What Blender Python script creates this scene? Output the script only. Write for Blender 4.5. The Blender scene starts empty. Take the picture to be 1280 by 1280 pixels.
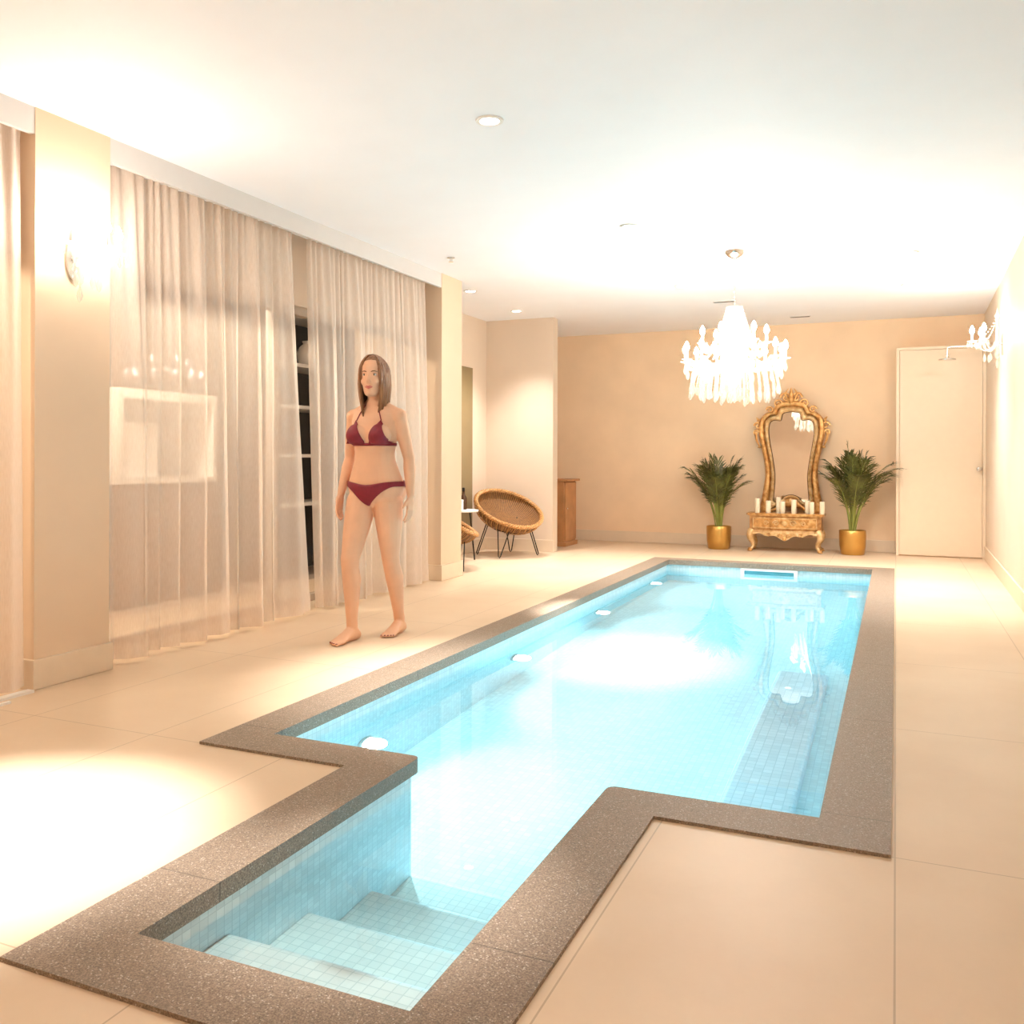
import bpy, bmesh, math, random
from mathutils import Vector, Matrix
from mathutils.bvhtree import BVHTree
from mathutils import noise as mnoise

PI = math.pi
S = bpy.context.scene
COL = S.collection
rnd = random.Random(7)

# ------------------------------------------------------------------ camera
H = 1.05
F_PX, CX, CY, YAW, ROLL = 1154.4, 597.4, 572.5, 0.4252, -0.003
cam = bpy.data.cameras.new('camera')
cam.sensor_width = 36.0
cam.lens = F_PX / 1280 * 36
cam.shift_x = (640 - CX) / 1280
cam.shift_y = -(640 - CY) / 1280
cam.clip_start = 0.02
co = bpy.data.objects.new('camera', cam)
COL.objects.link(co)
co.matrix_world = Matrix.Translation((0, 0, H)) @ Matrix.Rotation(YAW, 4, 'Z') @ Matrix.Rotation(PI / 2, 4, 'X') @ Matrix.Rotation(-ROLL, 4, 'Z')
S.camera = co

# ------------------------------------------------------------------ materials
def srgb(r, g, b):
    def f(c):
        c /= 255.0
        return c / 12.92 if c <= 0.04045 else ((c + 0.055) / 1.055) ** 2.4
    return (f(r), f(g), f(b), 1)

class NT:
    def __init__(s, name):
        s.m = bpy.data.materials.new(name)
        s.m.use_nodes = True
        s.t = s.m.node_tree
        s.t.nodes.clear()
        s.out = s.t.nodes.new('ShaderNodeOutputMaterial')
    def n(s, typ, **kw):
        nd = s.t.nodes.new(typ)
        for k, v in kw.items():
            if k[0] == '_':
                setattr(nd, k[1:], v)
            else:
                key = k.replace('__', ' ')
                if key.isdigit():
                    key = int(key)
                elif key[0] == 'i' and key[1:].isdigit():
                    key = int(key[1:])
                if isinstance(v, bpy.types.NodeSocket):
                    s.t.links.new(v, nd.inputs[key])
                else:
                    nd.inputs[key].default_value = v
        return nd
    def link(s, a, b):
        s.t.links.new(a, b)
    def math(s, op, a, b=0.0, c=None):
        kw = {'i0': a, 'i1': b}
        if c is not None:
            kw['i2'] = c
        return s.n('ShaderNodeMath', _operation=op, **kw).outputs[0]
    def mix(s, fac, a, b, blend='MIX'):
        nd = s.t.nodes.new('ShaderNodeMix')
        nd.data_type = 'RGBA'
        nd.blend_type = blend
        for sock, v in ((nd.inputs[0], fac), (nd.inputs[6], a), (nd.inputs[7], b)):
            if isinstance(v, bpy.types.NodeSocket):
                s.t.links.new(v, sock)
            else:
                sock.default_value = v
        return nd.outputs[2]
    def coord(s, which='Object'):
        return s.n('ShaderNodeTexCoord').outputs[which]
    def noise(s, scale, detail=3, vec=None, out='Fac', rough=0.5):
        nd = s.n('ShaderNodeTexNoise', Scale=scale, Detail=detail, Roughness=rough)
        s.link(vec if vec is not None else s.coord(), nd.inputs['Vector'])
        return nd.outputs[out]
    def ramp(s, fac, stops):
        nd = s.n('ShaderNodeValToRGB', Fac=fac)
        el = nd.color_ramp.elements
        while len(el) < len(stops):
            el.new(0.5)
        for e, (p, c) in zip(el, stops):
            e.position = p
            e.color = c
        return nd.outputs[0]
    def bump(s, h, strength=0.2, dist=0.01):
        return s.n('ShaderNodeBump', Height=h, Strength=strength, Distance=dist).outputs[0]
    def pbr(s, col, rough=0.5, metal=0.0, normal=None, **kw):
        p = s.n('ShaderNodeBsdfPrincipled', Roughness=rough, Metallic=metal, **kw)
        if isinstance(col, bpy.types.NodeSocket):
            s.link(col, p.inputs['Base Color'])
        else:
            p.inputs['Base Color'].default_value = col
        if normal is not None:
            s.link(normal, p.inputs['Normal'])
        s.link(p.outputs[0], s.out.inputs[0])
        return p

def plain(name, col, rough=0.5, metal=0.0, var=0.06, scale=12, bump=0.0, **kw):
    t = NT(name)
    n = t.noise(scale, 4)
    dark = tuple(c * (1 - var) for c in col[:3]) + (1,)
    lite = tuple(min(1, c * (1 + var)) for c in col[:3]) + (1,)
    c = t.ramp(n, [(0.3, dark), (0.7, lite)])
    nm = t.bump(n, bump) if bump else None
    t.pbr(c, rough, metal, nm, **kw)
    return t.m

M = {}
M['ceiling'] = plain('ceiling_paint', (0.87, 0.88, 0.92, 1), 0.7, var=0.01, scale=3)
M['wall'] = plain('limewash_beige', (0.82, 0.625, 0.43, 1), 0.75, var=0.05, scale=2.2, bump=0.03)
M['wall_pale'] = plain('pale_beige_plaster', (0.68, 0.565, 0.45, 1), 0.6, var=0.03, scale=2.2, bump=0.02)
M['pillar'] = plain('taupe_plaster', (0.69, 0.53, 0.38, 1), 0.7, var=0.03, scale=2.2, bump=0.02)
M['base'] = plain('baseboard_paint', (0.70, 0.58, 0.44, 1), 0.45, var=0.02)
M['fascia'] = plain('white_fascia', (0.62, 0.60, 0.58, 1), 0.5, var=0.01)
M['door'] = plain('cream_door_paint', (0.78, 0.655, 0.50, 1), 0.4, var=0.015)
M['black'] = plain('black_iron', (0.02, 0.017, 0.015, 1), 0.45, 0.6)
M['chrome'] = plain('chrome', (0.75, 0.73, 0.70, 1), 0.12, 1.0, var=0.02)
M['white'] = plain('white_enamel', (0.82, 0.80, 0.77, 1), 0.35, var=0.01)
M['darkgap'] = plain('dark_slot', (0.05, 0.045, 0.04, 1), 0.8)
M['gold_pot'] = plain('brushed_gold', (0.62, 0.36, 0.10, 1), 0.34, 0.85, var=0.08, scale=5)
M['soil'] = plain('soil', (0.05, 0.03, 0.02, 1), 0.95, scale=60, var=0.4)
M['wax'] = plain('ivory_wax', (0.90, 0.80, 0.62, 1), 0.5, var=0.02, **{'Subsurface Weight': 0.0})
M['wick'] = plain('charred_wick', (0.03, 0.025, 0.02, 1), 0.9)
M['stem'] = plain('palm_stem', (0.26, 0.28, 0.06, 1), 0.55, var=0.2)
M['wood'] = plain('reddish_wood', (0.42, 0.20, 0.08, 1), 0.5, var=0.15, scale=7)
M['brown_glass'] = plain('brown_bottle_glass', (0.07, 0.03, 0.012, 1), 0.1)
M['night'] = plain('night_room_paint', (0.42, 0.32, 0.25, 1), 0.8)
M['alu'] = plain('taupe_frame', (0.42, 0.35, 0.28, 1), 0.5, 0.0)

def floor_mat():
    t = NT('porcelain_floor_tile')
    sp = t.n('ShaderNodeSeparateXYZ', Vector=t.coord())
    x, y = sp.outputs[0], sp.outputs[1]
    left = t.math('LESS_THAN', x, -1.2)
    off = t.math('MULTIPLY', left, 0.105)          # left bays are shifted against the right ones
    fx = t.math('FRACT', t.math('ADD', t.math('DIVIDE', t.math('ADD', x, off), 0.615), 100.0))
    fy = t.math('FRACT', t.math('ADD', t.math('DIVIDE', t.math('SUBTRACT', y, 2.672), 1.28), 100.0))
    dx = t.math('MULTIPLY', t.math('SUBTRACT', 0.5, t.math('ABSOLUTE', t.math('SUBTRACT', fx, 0.5))), 0.615)
    dy = t.math('MULTIPLY', t.math('SUBTRACT', 0.5, t.math('ABSOLUTE', t.math('SUBTRACT', fy, 0.5))), 1.28)
    d = t.math('MINIMUM', dx, dy)
    g = t.math('LESS_THAN', d, 0.0022)
    n1 = t.noise(1.6, 5)
    n2 = t.noise(45, 4)
    c = t.ramp(n1, [(0.3, (0.65, 0.495, 0.345, 1)), (0.7, (0.72, 0.575, 0.42, 1))])
    c = t.mix(t.math('MULTIPLY', n2, 0.10), c, (0.50, 0.38, 0.26, 1))
    c = t.mix(t.math('MULTIPLY', g, 0.55), c, (0.30, 0.21, 0.13, 1))
    nm = t.bump(t.math('SUBTRACT', 1.0, g), 0.3, 0.002)
    p = t.pbr(c, 0.42, 0, nm)
    p.inputs['Specular IOR Level'].default_value = 0.35
    return t.m
M['floor'] = floor_mat()

def granite_mat():
    t = NT('flamed_granite')
    n = t.noise(260, 3, rough=0.7)
    v = t.n('ShaderNodeTexVoronoi', Scale=330)
    t.link(t.coord(), v.inputs['Vector'])
    c = t.ramp(n, [(0.30, (0.080, 0.058, 0.042, 1)), (0.5, (0.225, 0.168, 0.122, 1)), (0.72, (0.42, 0.33, 0.25, 1))])
    sp = t.math('GREATER_THAN', t.n('ShaderNodeSeparateColor', Color=v.outputs['Color']).outputs[0], 0.965)
    c = t.mix(t.math('MULTIPLY', sp, 0.7), c, (0.62, 0.56, 0.48, 1))
    big = t.noise(5, 3)
    c = t.mix(t.math('MULTIPLY', big, 0.25), c, (0.25, 0.19, 0.14, 1))
    sx = t.n('ShaderNodeSeparateXYZ', Vector=t.coord())
    fy = t.math('FRACT', t.math('ADD', t.math('DIVIDE', t.math('SUBTRACT', sx.outputs[1], 2.9), 1.1), 50.0))
    dy = t.math('SUBTRACT', 0.5, t.math('ABSOLUTE', t.math('SUBTRACT', fy, 0.5)))
    j = t.math('MULTIPLY', t.math('LESS_THAN', dy, 0.0022), 0.55)
    c = t.mix(j, c, (0.04, 0.03, 0.025, 1))
    t.pbr(c, 0.55, 0, t.bump(n, 0.25, 0.002))
    return t.m
M['granite'] = granite_mat()

def mosaic_mat(name, base, grout, size=0.03, var=0.08):
    """small square glass mosaic, picked on whichever two axes lie in the face"""
    t = NT(name)
    pos = t.coord()
    sp = t.n('ShaderNodeSeparateXYZ', Vector=pos)
    nm = t.n('ShaderNodeSeparateXYZ', Vector=t.n('ShaderNodeNewGeometry').outputs['Normal'])
    ds = []
    cells = []
    for k in range(3):
        q = t.math('ADD', t.math('DIVIDE', t.math('ADD', sp.outputs[k], 0.013), size), 200.0)
        fr = t.math('FRACT', q)
        dd = t.math('SUBTRACT', 0.5, t.math('ABSOLUTE', t.math('SUBTRACT', fr, 0.5)))
        flat = t.math('GREATER_THAN', t.math('ABSOLUTE', nm.outputs[k]), 0.7)
        ds.append(t.math('ADD', dd, flat))
        cells.append(t.math('FLOOR', q))
    d = t.math('MINIMUM', t.math('MINIMUM', ds[0], ds[1]), ds[2])
    g = t.math('LESS_THAN', d, 0.045)
    cv = t.n('ShaderNodeCombineXYZ', i0=cells[0], i1=cells[1], i2=cells[2])
    wn = t.n('ShaderNodeTexWhiteNoise', Vector=cv.outputs[0])
    lo = tuple(c * (1 - var) for c in base[:3]) + (1,)
    hi = tuple(min(1, c * (1 + var)) for c in base[:3]) + (1,)
    c = t.ramp(wn.outputs['Value'], [(0.0, lo), (1.0, hi)])
    c = t.mix(t.math('MULTIPLY', g, 0.8), c, grout)
    t.pbr(c, 0.3)
    return t.m
M['mosaic'] = mosaic_mat('pool_mosaic', (0.78, 0.84, 0.85, 1), (0.60, 0.66, 0.68, 1))
M['mosaic_step'] = mosaic_mat('step_mosaic', (0.88, 0.77, 0.71, 1), (0.68, 0.60, 0.55, 1), var=0.04)
M['mosaic_bench'] = mosaic_mat('bench_mosaic', (0.76, 0.71, 0.74, 1), (0.55, 0.52, 0.55, 1), 0.04)

def water_mat():
    t = NT('pool_water')
    g = t.n('ShaderNodeBsdfGlass', Roughness=0.0, IOR=1.333)
    g.inputs['Color'].default_value = (1, 1, 1, 1)
    t.link(g.outputs[0], t.out.inputs[0])
    a = t.n('ShaderNodeVolumeAbsorption', Density=0.32)
    a.inputs['Color'].default_value = (0.04, 0.82, 0.97, 1)
    t.link(a.outputs[0], t.out.inputs['Volume'])
    return t.m
M['water'] = water_mat()

def sheer_mat():
    t = NT('sheer_linen')
    sp = t.n('ShaderNodeSeparateXYZ', Vector=t.coord())
    wy = t.n('ShaderNodeTexNoise', Scale=1.0, Detail=2)
    cv = t.n('ShaderNodeCombineXYZ', i0=0.0, i1=t.math('MULTIPLY', sp.outputs[1], 300.0), i2=t.math('MULTIPLY', sp.outputs[2], 25.0))
    t.link(cv.outputs[0], wy.inputs['Vector'])
    c = t.ramp(wy.outputs['Fac'], [(0.3, (0.82, 0.72, 0.63, 1)), (0.7, (0.90, 0.81, 0.73, 1))])
    d = t.n('ShaderNodeBsdfDiffuse', Color=c)
    tl = t.n('ShaderNodeBsdfTranslucent', Color=c)
    tr = t.n('ShaderNodeBsdfTransparent')
    m1 = t.n('ShaderNodeMixShader', i0=0.30)
    t.link(d.outputs[0], m1.inputs[1])
    t.link(tl.outputs[0], m1.inputs[2])
    m2 = t.n('ShaderNodeMixShader', i0=0.36)
    t.link(m1.outputs[0], m2.inputs[1])
    t.link(tr.outputs[0], m2.inputs[2])
    t.link(m2.outputs[0], t.out.inputs[0])
    return t.m
M['sheer'] = sheer_mat()

def emis(name, col, strength, sampled=True):
    t = NT(name)
    e = t.n('ShaderNodeEmission', Strength=strength)
    e.inputs['Color'].default_value = col
    t.link(e.outputs[0], t.out.inputs[0])
    if not sampled:
        t.m.cycles.emission_sampling = 'NONE'
    return t.m
M['spot_lens'] = emis('spot_lens', (1, 0.96, 0.9, 1), 14, False)
M['bulb_chandelier'] = emis('chandelier_bulb', (1, 0.87, 0.75, 1), 215)
M['bulb_sconce'] = emis('sconce_bulb', (1, 0.87, 0.75, 1), 220)
M['pool_lens'] = emis('pool_lens', (0.85, 0.95, 1, 1), 12, False)

def glass_mat(name, col=(1, 1, 1, 1), trans=0.9):
    t = NT(name)
    lw = t.n('ShaderNodeLayerWeight', Blend=0.5)
    fr = t.math('ADD', 0.008, t.math('MULTIPLY', 0.5, t.math('POWER', lw.outputs['Facing'], 5.0)))
    g = t.n('ShaderNodeBsdfGlossy', Roughness=0.01)
    tr = t.n('ShaderNodeBsdfTransparent')
    tr.inputs[0].default_value = tuple(c * trans for c in col[:3]) + (1,)
    m = t.n('ShaderNodeMixShader', i0=fr)
    t.link(tr.outputs[0], m.inputs[1])
    t.link(g.outputs[0], m.inputs[2])
    t.link(m.outputs[0], t.out.inputs[0])
    return t.m
M['pane'] = glass_mat('window_glass')

def crystal_mat():
    t = NT('cut_crystal')
    lw = t.n('ShaderNodeLayerWeight', Blend=0.5)
    g = t.n('ShaderNodeBsdfGlossy', Roughness=0.06)
    tr = t.n('ShaderNodeBsdfTransparent')
    tr.inputs[0].default_value = (0.98, 0.97, 0.95, 1)
    tl = t.n('ShaderNodeBsdfTranslucent')
    tl.inputs[0].default_value = (0.97, 0.95, 0.90, 1)
    df = t.n('ShaderNodeBsdfDiffuse')
    df.inputs[0].default_value = (0.97, 0.95, 0.90, 1)
    m1 = t.n('ShaderNodeMixShader', i0=0.5)
    t.link(tl.outputs[0], m1.inputs[1])
    t.link(df.outputs[0], m1.inputs[2])
    m0 = t.n('ShaderNodeMixShader', i0=0.30)
    t.link(tr.outputs[0], m0.inputs[1])
    t.link(m1.outputs[0], m0.inputs[2])
    m = t.n('ShaderNodeMixShader', i0=t.math('ADD', 0.06, t.math('MULTIPLY', 0.6, t.math('POWER', lw.outputs['Facing'], 4.0))))
    t.link(m0.outputs[0], m.inputs[1])
    t.link(g.outputs[0], m.inputs[2])
    t.link(m.outputs[0], t.out.inputs[0])
    return t.m
M['crystal'] = crystal_mat()

def mirror_mat():
    t = NT('mirror_silver')
    t.pbr(t.ramp(t.noise(3), [(0, (0.86, 0.85, 0.82, 1)), (1, (0.90, 0.89, 0.86, 1))]), 0.02, 1.0)
    return t.m
M['mirror'] = mirror_mat()

def gilt_mat(name, c0, c1, c2, metal=0.55):
    t = NT(name)
    n = t.noise(22, 5)
    f = t.noise(90, 3)
    c = t.ramp(n, [(0.25, c0), (0.5, c1), (0.75, c2)])
    t.pbr(c, 0.38, metal, t.bump(f, 0.35, 0.004))
    return t.m
M['gilt'] = gilt_mat('gilt_frame', (0.30, 0.12, 0.03, 1), (0.62, 0.33, 0.11, 1), (0.82, 0.55, 0.25, 1))
M['gilt_pale'] = gilt_mat('pale_gilt', (0.46, 0.26, 0.10, 1), (0.70, 0.47, 0.22, 1), (0.86, 0.66, 0.40, 1), 0.4)
M['gilt_wood'] = gilt_mat('gilt_wood', (0.20, 0.08, 0.02, 1), (0.44, 0.20, 0.06, 1), (0.64, 0.36, 0.13, 1), 0.4)

def leaf_mat():
    t = NT('palm_leaflet')
    c = t.ramp(t.noise(9, 3), [(0.3, (0.045, 0.05, 0.010, 1)), (0.7, (0.14, 0.145, 0.028, 1))])
    d = t.pbr(c, 0.45)
    return t.m
M['leaf'] = leaf_mat()

def wicker_mat():
    t = NT('woven_rattan')
    v = t.coord('UV')
    w1 = t.n('ShaderNodeTexWave', Scale=14, Distortion=1.5, Detail=1, _bands_direction='Y')
    w2 = t.n('ShaderNodeTexWave', Scale=30, Distortion=1.0, Detail=1, _bands_direction='X')
    t.link(v, w1.inputs['Vector'])
    t.link(v, w2.inputs['Vector'])
    mx = t.math('MULTIPLY', w1.outputs['Fac'], w2.outputs['Fac'])
    n = t.noise(40, 3)
    hh = t.math('ADD', mx, t.math('MULTIPLY', n, 0.4))
    c = t.ramp(hh, [(0.15, (0.07, 0.025, 0.006, 1)), (0.45, (0.27, 0.11, 0.025, 1)), (0.9, (0.52, 0.27, 0.08, 1))])
    t.pbr(c, 0.5, 0, t.bump(mx, 0.6, 0.01))
    return t.m
M['wicker'] = wicker_mat()
M['rattan'] = plain('rattan_cane', (0.48, 0.25, 0.085, 1), 0.5, var=0.35, scale=60, bump=0.2)

M['skin'] = plain('skin', (0.74, 0.44, 0.285, 1), 0.5, var=0.05, scale=9, **{'Specular IOR Level': 0.3})
M['lip'] = plain('lip', (0.55, 0.16, 0.13, 1), 0.4)
M['eye'] = plain('eye_white', (0.75, 0.72, 0.68, 1), 0.25)
M['iris'] = plain('iris', (0.06, 0.05, 0.04, 1), 0.25)
M['brow'] = plain('eyebrow_hair', (0.16, 0.075, 0.035, 1), 0.7)
M['nail'] = plain('dark_red_nail', (0.20, 0.02, 0.03, 1), 0.3)
M['bikini'] = plain('burgundy_swim_fabric', (0.20, 0.008, 0.022, 1), 0.6, var=0.12, scale=40)
def hair_mat():
    t = NT('auburn_hair')
    n = t.n('ShaderNodeTexNoise', Scale=1.0, Detail=3)
    mp = t.n('ShaderNodeMapping', Vector=t.coord())
    mp.inputs['Scale'].default_value = (90, 90, 8)
    t.link(mp.outputs[0], n.inputs['Vector'])
    c = t.ramp(n.outputs['Fac'], [(0.3, (0.13, 0.052, 0.022, 1)), (0.7, (0.36, 0.17, 0.075, 1))])
    t.pbr(c, 0.45, 0, t.bump(n.outputs['Fac'], 0.4, 0.004))
    return t.m
M['hair'] = hair_mat()

# ------------------------------------------------------------------ mesh builder
class MB:
    def __init__(s):
        s.bm = bmesh.new()
        s.uv = None
    def box(s, x0, y0, z0, x1, y1, z1, bev=0.0):
        vs = [s.bm.verts.new((x, y, z)) for z in (z0, z1) for y in (y0, y1) for x in (x0, x1)]
        fs = [s.bm.faces.new([vs[i] for i in q]) for q in ((0, 2, 3, 1), (4, 5, 7, 6), (0, 1, 5, 4), (2, 6, 7, 3), (0, 4, 6, 2), (1, 3, 7, 5))]
        if bev > 0:
            es = list({e for f in fs for e in f.edges})
            bmesh.ops.bevel(s.bm, geom=es, offset=bev, segments=2, profile=0.5, affect='EDGES')
        return s
    def rings(s, rings, cap=True, closed=False):
        rr = [[s.bm.verts.new(p) for p in r] for r in rings]
        n = len(rr[0])
        m = len(rr)
        for i in range(m if closed else m - 1):
            a, b = rr[i], rr[(i + 1) % m]
            for j in range(n):
                k = (j + 1) % n
                s.bm.faces.new((a[j], a[k], b[k], b[j]))
        if cap and not closed:
            s.bm.faces.new(rr[0][::-1])
            s.bm.faces.new(rr[-1])
        return s
    def tube(s, pts, r, n=8, cap=True, closed=False):
        pts = [Vector(p) for p in pts]
        m = len(pts)
        rad = r if isinstance(r, (list, tuple)) else [r] * m
        up = None
        out = []
        for i, p in enumerate(pts):
            if closed:
                t = pts[(i + 1) % m] - pts[i - 1]
            else:
                t = pts[min(i + 1, m - 1)] - pts[max(i - 1, 0)]
            t.normalize()
            if up is None:
                up = Vector((0, 0, 1)) if abs(t.z) < 0.9 else Vector((1, 0, 0))
            up = (up - t * up.dot(t))
            if up.length < 1e-5:
                up = t.orthogonal()
            up.normalize()
            b = t.cross(up)
            ra = rad[i]
            rx, ry = ra if isinstance(ra, tuple) else (ra, ra)
            out.append([p + up * (math.cos(2 * PI * k / n) * rx) + b * (math.sin(2 * PI * k / n) * ry) for k in range(n)])
        s.rings(out, cap, closed)
        return s
    def lathe(s, prof, n=24, c=(0, 0, 0), cap=True):
        s.rings([[(c[0] + r * math.cos(2 * PI * k / n), c[1] + r * math.sin(2 * PI * k / n), c[2] + z) for k in range(n)] for r, z in prof], cap)
        return s
    def ball(s, c, r, n=12, m=8):
        rx, ry, rz = r if isinstance(r, tuple) else (r, r, r)
        rr = []
        for i in range(m + 1):
            th = PI * (0.02 + 0.96 * i / m)
            rr.append([(c[0] + rx * math.sin(th) * math.cos(2 * PI * k / n), c[1] + ry * math.sin(th) * math.sin(2 * PI * k / n), c[2] - rz * math.cos(th)) for k in range(n)])
        s.rings(rr)
        return s
    def prism(s, outline, z0, z1, axis='Z'):
        """outline of 2D points extruded along an axis"""
        def p(a, b, c):
            return (a, b, c) if axis == 'Z' else ((a, c, b) if axis == 'Y' else (c, a, b))
        lo = [s.bm.verts.new(p(a, b, z0)) for a, b in outline]
        hi = [s.bm.verts.new(p(a, b, z1)) for a, b in outline]
        n = len(outline)
        for j in range(n):
            k = (j + 1) % n
            s.bm.faces.new((lo[j], lo[k], hi[k], hi[j]))
        s.bm.faces.new(lo[::-1])
        s.bm.faces.new(hi)
        return s
    def frame(s, outer, inner, y0, y1, axis='Y'):
        """a ring between two outlines with the same number of points"""
        def p(a, b, c):
            return (a, c, b) if axis == 'Y' else (a, b, c)
        n = len(outer)
        r = [[s.bm.verts.new(p(a, b, c)) for a, b in o] for o, c in ((outer, y0), (outer, y1), (inner, y1), (inner, y0))]
        for i in range(4):
            a, b = r[i], r[(i + 1) % 4]
            for j in range(n):
                k = (j + 1) % n
                s.bm.faces.new((a[j], a[k], b[k], b[j]))
        return s
    def grid(s, fn, nu, nv, uv=False):
        vs = [[s.bm.verts.new(fn(i / nu, j / nv)) for j in range(nv + 1)] for i in range(nu + 1)]
        lay = s.bm.loops.layers.uv.verify() if uv else None
        for i in range(nu):
            for j in range(nv):
                f = s.bm.faces.new((vs[i][j], vs[i + 1][j], vs[i + 1][j + 1], vs[i][j + 1]))
                if lay:
                    for l, (a, b) in zip(f.loops, ((i, j), (i + 1, j), (i + 1, j + 1), (i, j + 1))):
                        l[lay].uv = (a / nu, b / nv)
        return s
    def quad(s, *pts):
        s.bm.faces.new([s.bm.verts.new(p) for p in pts])
        return s
    def build(s, name, mat, parent=None, smooth=True, fixn=True, angle=40):
        if fixn:
            bmesh.ops.recalc_face_normals(s.bm, faces=s.bm.faces[:])
        me = bpy.data.meshes.new(name)
        s.bm.to_mesh(me)
        s.bm.free()
        o = bpy.data.objects.new(name, me)
        COL.objects.link(o)
        me.materials.append(M[mat] if isinstance(mat, str) else mat)
        if smooth:
            me.shade_smooth()
            if angle < 180:
                me.set_sharp_from_angle(angle=math.radians(angle))
        if parent is not None:
            o.parent = parent
        return o

def tag(o, label=None, cat=None, group=None, kind=None):
    if label: o['label'] = label
    if cat: o['category'] = cat
    if group: o['group'] = group
    if kind: o['kind'] = kind
    return o

def thing(name, label, cat, loc=(0, 0, 0), rz=0.0, group=None, kind=None):
    o = bpy.data.objects.new(name, None)
    o.empty_display_size = 0.1
    COL.objects.link(o)
    o.location = loc
    o.rotation_euler = (0, 0, rz)
    return tag(o, label, cat, group, kind)

def struct(o, label=None):
    o['kind'] = 'structure'
    if label: o['label'] = label
    return o

def copy_tree(o, parent=None):
    c = o.copy()
    COL.objects.link(c)
    if parent is not None:
        c.parent = parent
    for ch in list(o.children):
        copy_tree(ch, c)
    return c

# ------------------------------------------------------------------ room shell
ZC = 2.626
YB = 11.37
YR = -3.2
def xw(y): return 0.712 + 0.01372 * y          # right wall runs very slightly off square
POOL = [(-2.13, 2.85), (-1.505, 2.85), (-1.505, 1.53), (-0.83, 1.53), (-0.83, 2.85), (-0.20, 2.85), (-0.20, 9.47), (-2.13, 9.47)]
def grow(d):
    """coping outline: pool outline pushed out by d (d<0: in)"""
    a, b, c, e = -2.13 - d, -0.20 + d, 2.85 - d, 9.47 + d
    f, g, h = -1.505 - d, -0.83 + d, 1.53 - d
    return [(a, c), (f, c), (f, h), (g, h), (g, c), (b, c), (b, e), (a, e)]

# floor: slab with the pool opening cut out
mb = MB()
big = [(-4.0, YR), (-4.0, YR), (-4.0, YR), (1.1, YR), (1.1, YR), (1.1, YR), (1.1, 11.6), (-4.0, 11.6)]
hole = grow(0.10)
def add_floor(mb, z):
    xs = sorted({-4.6, 1.1} | {p[0] for p in hole})
    ys = sorted({YR - 0.1, 11.6} | {p[1] for p in hole})
    V = {}
    def v(x, y):
        if (x, y) not in V:
            V[(x, y)] = mb.bm.verts.new((x, y, z))
        return V[(x, y)]
    def inside(x, y):
        a, b, c, e = hole[0][0], hole[5][0], hole[0][1], hole[6][1]
        f, g, h = hole[1][0], hole[3][0], hole[2][1]
        return (a < x < b and c < y < e) or (f < x < g and h < y < c + 1e-3)
    for i in range(len(xs) - 1):
        for j in range(len(ys) - 1):
            if not inside((xs[i] + xs[i + 1]) / 2, (ys[j] + ys[j + 1]) / 2):
                mb.bm.faces.new((v(xs[i], ys[j]), v(xs[i + 1], ys[j]), v(xs[i + 1], ys[j + 1]), v(xs[i], ys[j + 1])))
add_floor(mb, 0.0)
ext = bmesh.ops.extrude_face_region(mb.bm, geom=mb.bm.faces[:])
for e in ext['geom']:
    if isinstance(e, bmesh.types.BMVert):
        e.co.z = -0.04
struct(mb.build('floor', 'floor', smooth=False))
struct(MB().box(-4.6, YR - 0.1, ZC, 1.1, 11.6, ZC + 0.12).build('ceiling', 'ceiling', smooth=False))
struct(MB().box(-4.6, YB, -0.05, 1.05, YB + 0.12, ZC).build('wall_back', 'wall', smooth=False))
struct(MB().prism([(xw(YR - 0.1), YR - 0.1), (xw(YR - 0.1) + 0.12, YR - 0.1), (xw(11.5) + 0.12, 11.5), (xw(11.5), 11.5)], -0.05, ZC).build('wall_right', 'wall_pale', smooth=False))
struct(MB().box(-4.6, YR - 0.12, -0.05, 1.0, YR, ZC).build('wall_front', 'wall_pale', smooth=False))

# baseboards
BH, BT = 0.135, 0.014
def bb_x(y, xa, xb, name, face):      # board on a wall of constant y
    return struct(MB().box(xa, min(y, y + face * BT), 0.001, xb, max(y, y + face * BT), BH, 0.003).build(name, 'base', smooth=False))
bb_x(YB, -4.0, 0.0, 'baseboard_back', -1)
struct(MB().prism([(xw(YR) - BT, YR), (xw(YR) + 0.001, YR), (xw(11.05) + 0.001, 11.05), (xw(11.05) - BT, 11.05)], 0.001, BH).build('baseboard_right', 'base', smooth=False))

# left side: pillars, fascia, window wall
PX = -3.535
def pillar(y0, y1, x0, name):
    struct(MB().box(x0, y0, -0.02, PX, y1, ZC + 0.01).build(name, 'pillar', smooth=False))
    m = MB()
    m.box(x0, y0 - BT, 0.001, PX + BT, y1 + BT, BH, 0.003)
    return m
pillar(2.965, 3.40, -3.95, 'pillar').build('baseboard_pillar', 'base', smooth=False)['kind'] = 'structure'
pillar(7.05, 7.45, -4.40, 'pillar').build('baseboard_pillar', 'base', smooth=False)['kind'] = 'structure'
struct(MB().box(PX - 0.03, YR, 2.505, PX - 0.004, 2.965, ZC).build('trim_1', 'fascia', smooth=False))
struct(MB().box(PX - 0.03, 3.40, 2.505, PX - 0.004, 7.05, ZC).build('trim_2', 'fascia', smooth=False))
# alcove behind the second pillar
AX = -4.31
struct(MB().box(AX - 0.12, 7.45, -0.02, AX, 11.4, ZC).build('wall_left', 'wall_pale', smooth=False))
struct(MB().box(AX, 9.75, -0.02, -3.495, 9.90, ZC).build('wall_alcove', 'wall_pale', smooth=False))
bb_x(9.75, AX, -3.495 + BT, 'baseboard_alcove', -1)
struct(MB().box(AX, 7.45, 0.001, AX + BT, 9.75, BH, 0.003).build('baseboard_left', 'base', smooth=False))

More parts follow.
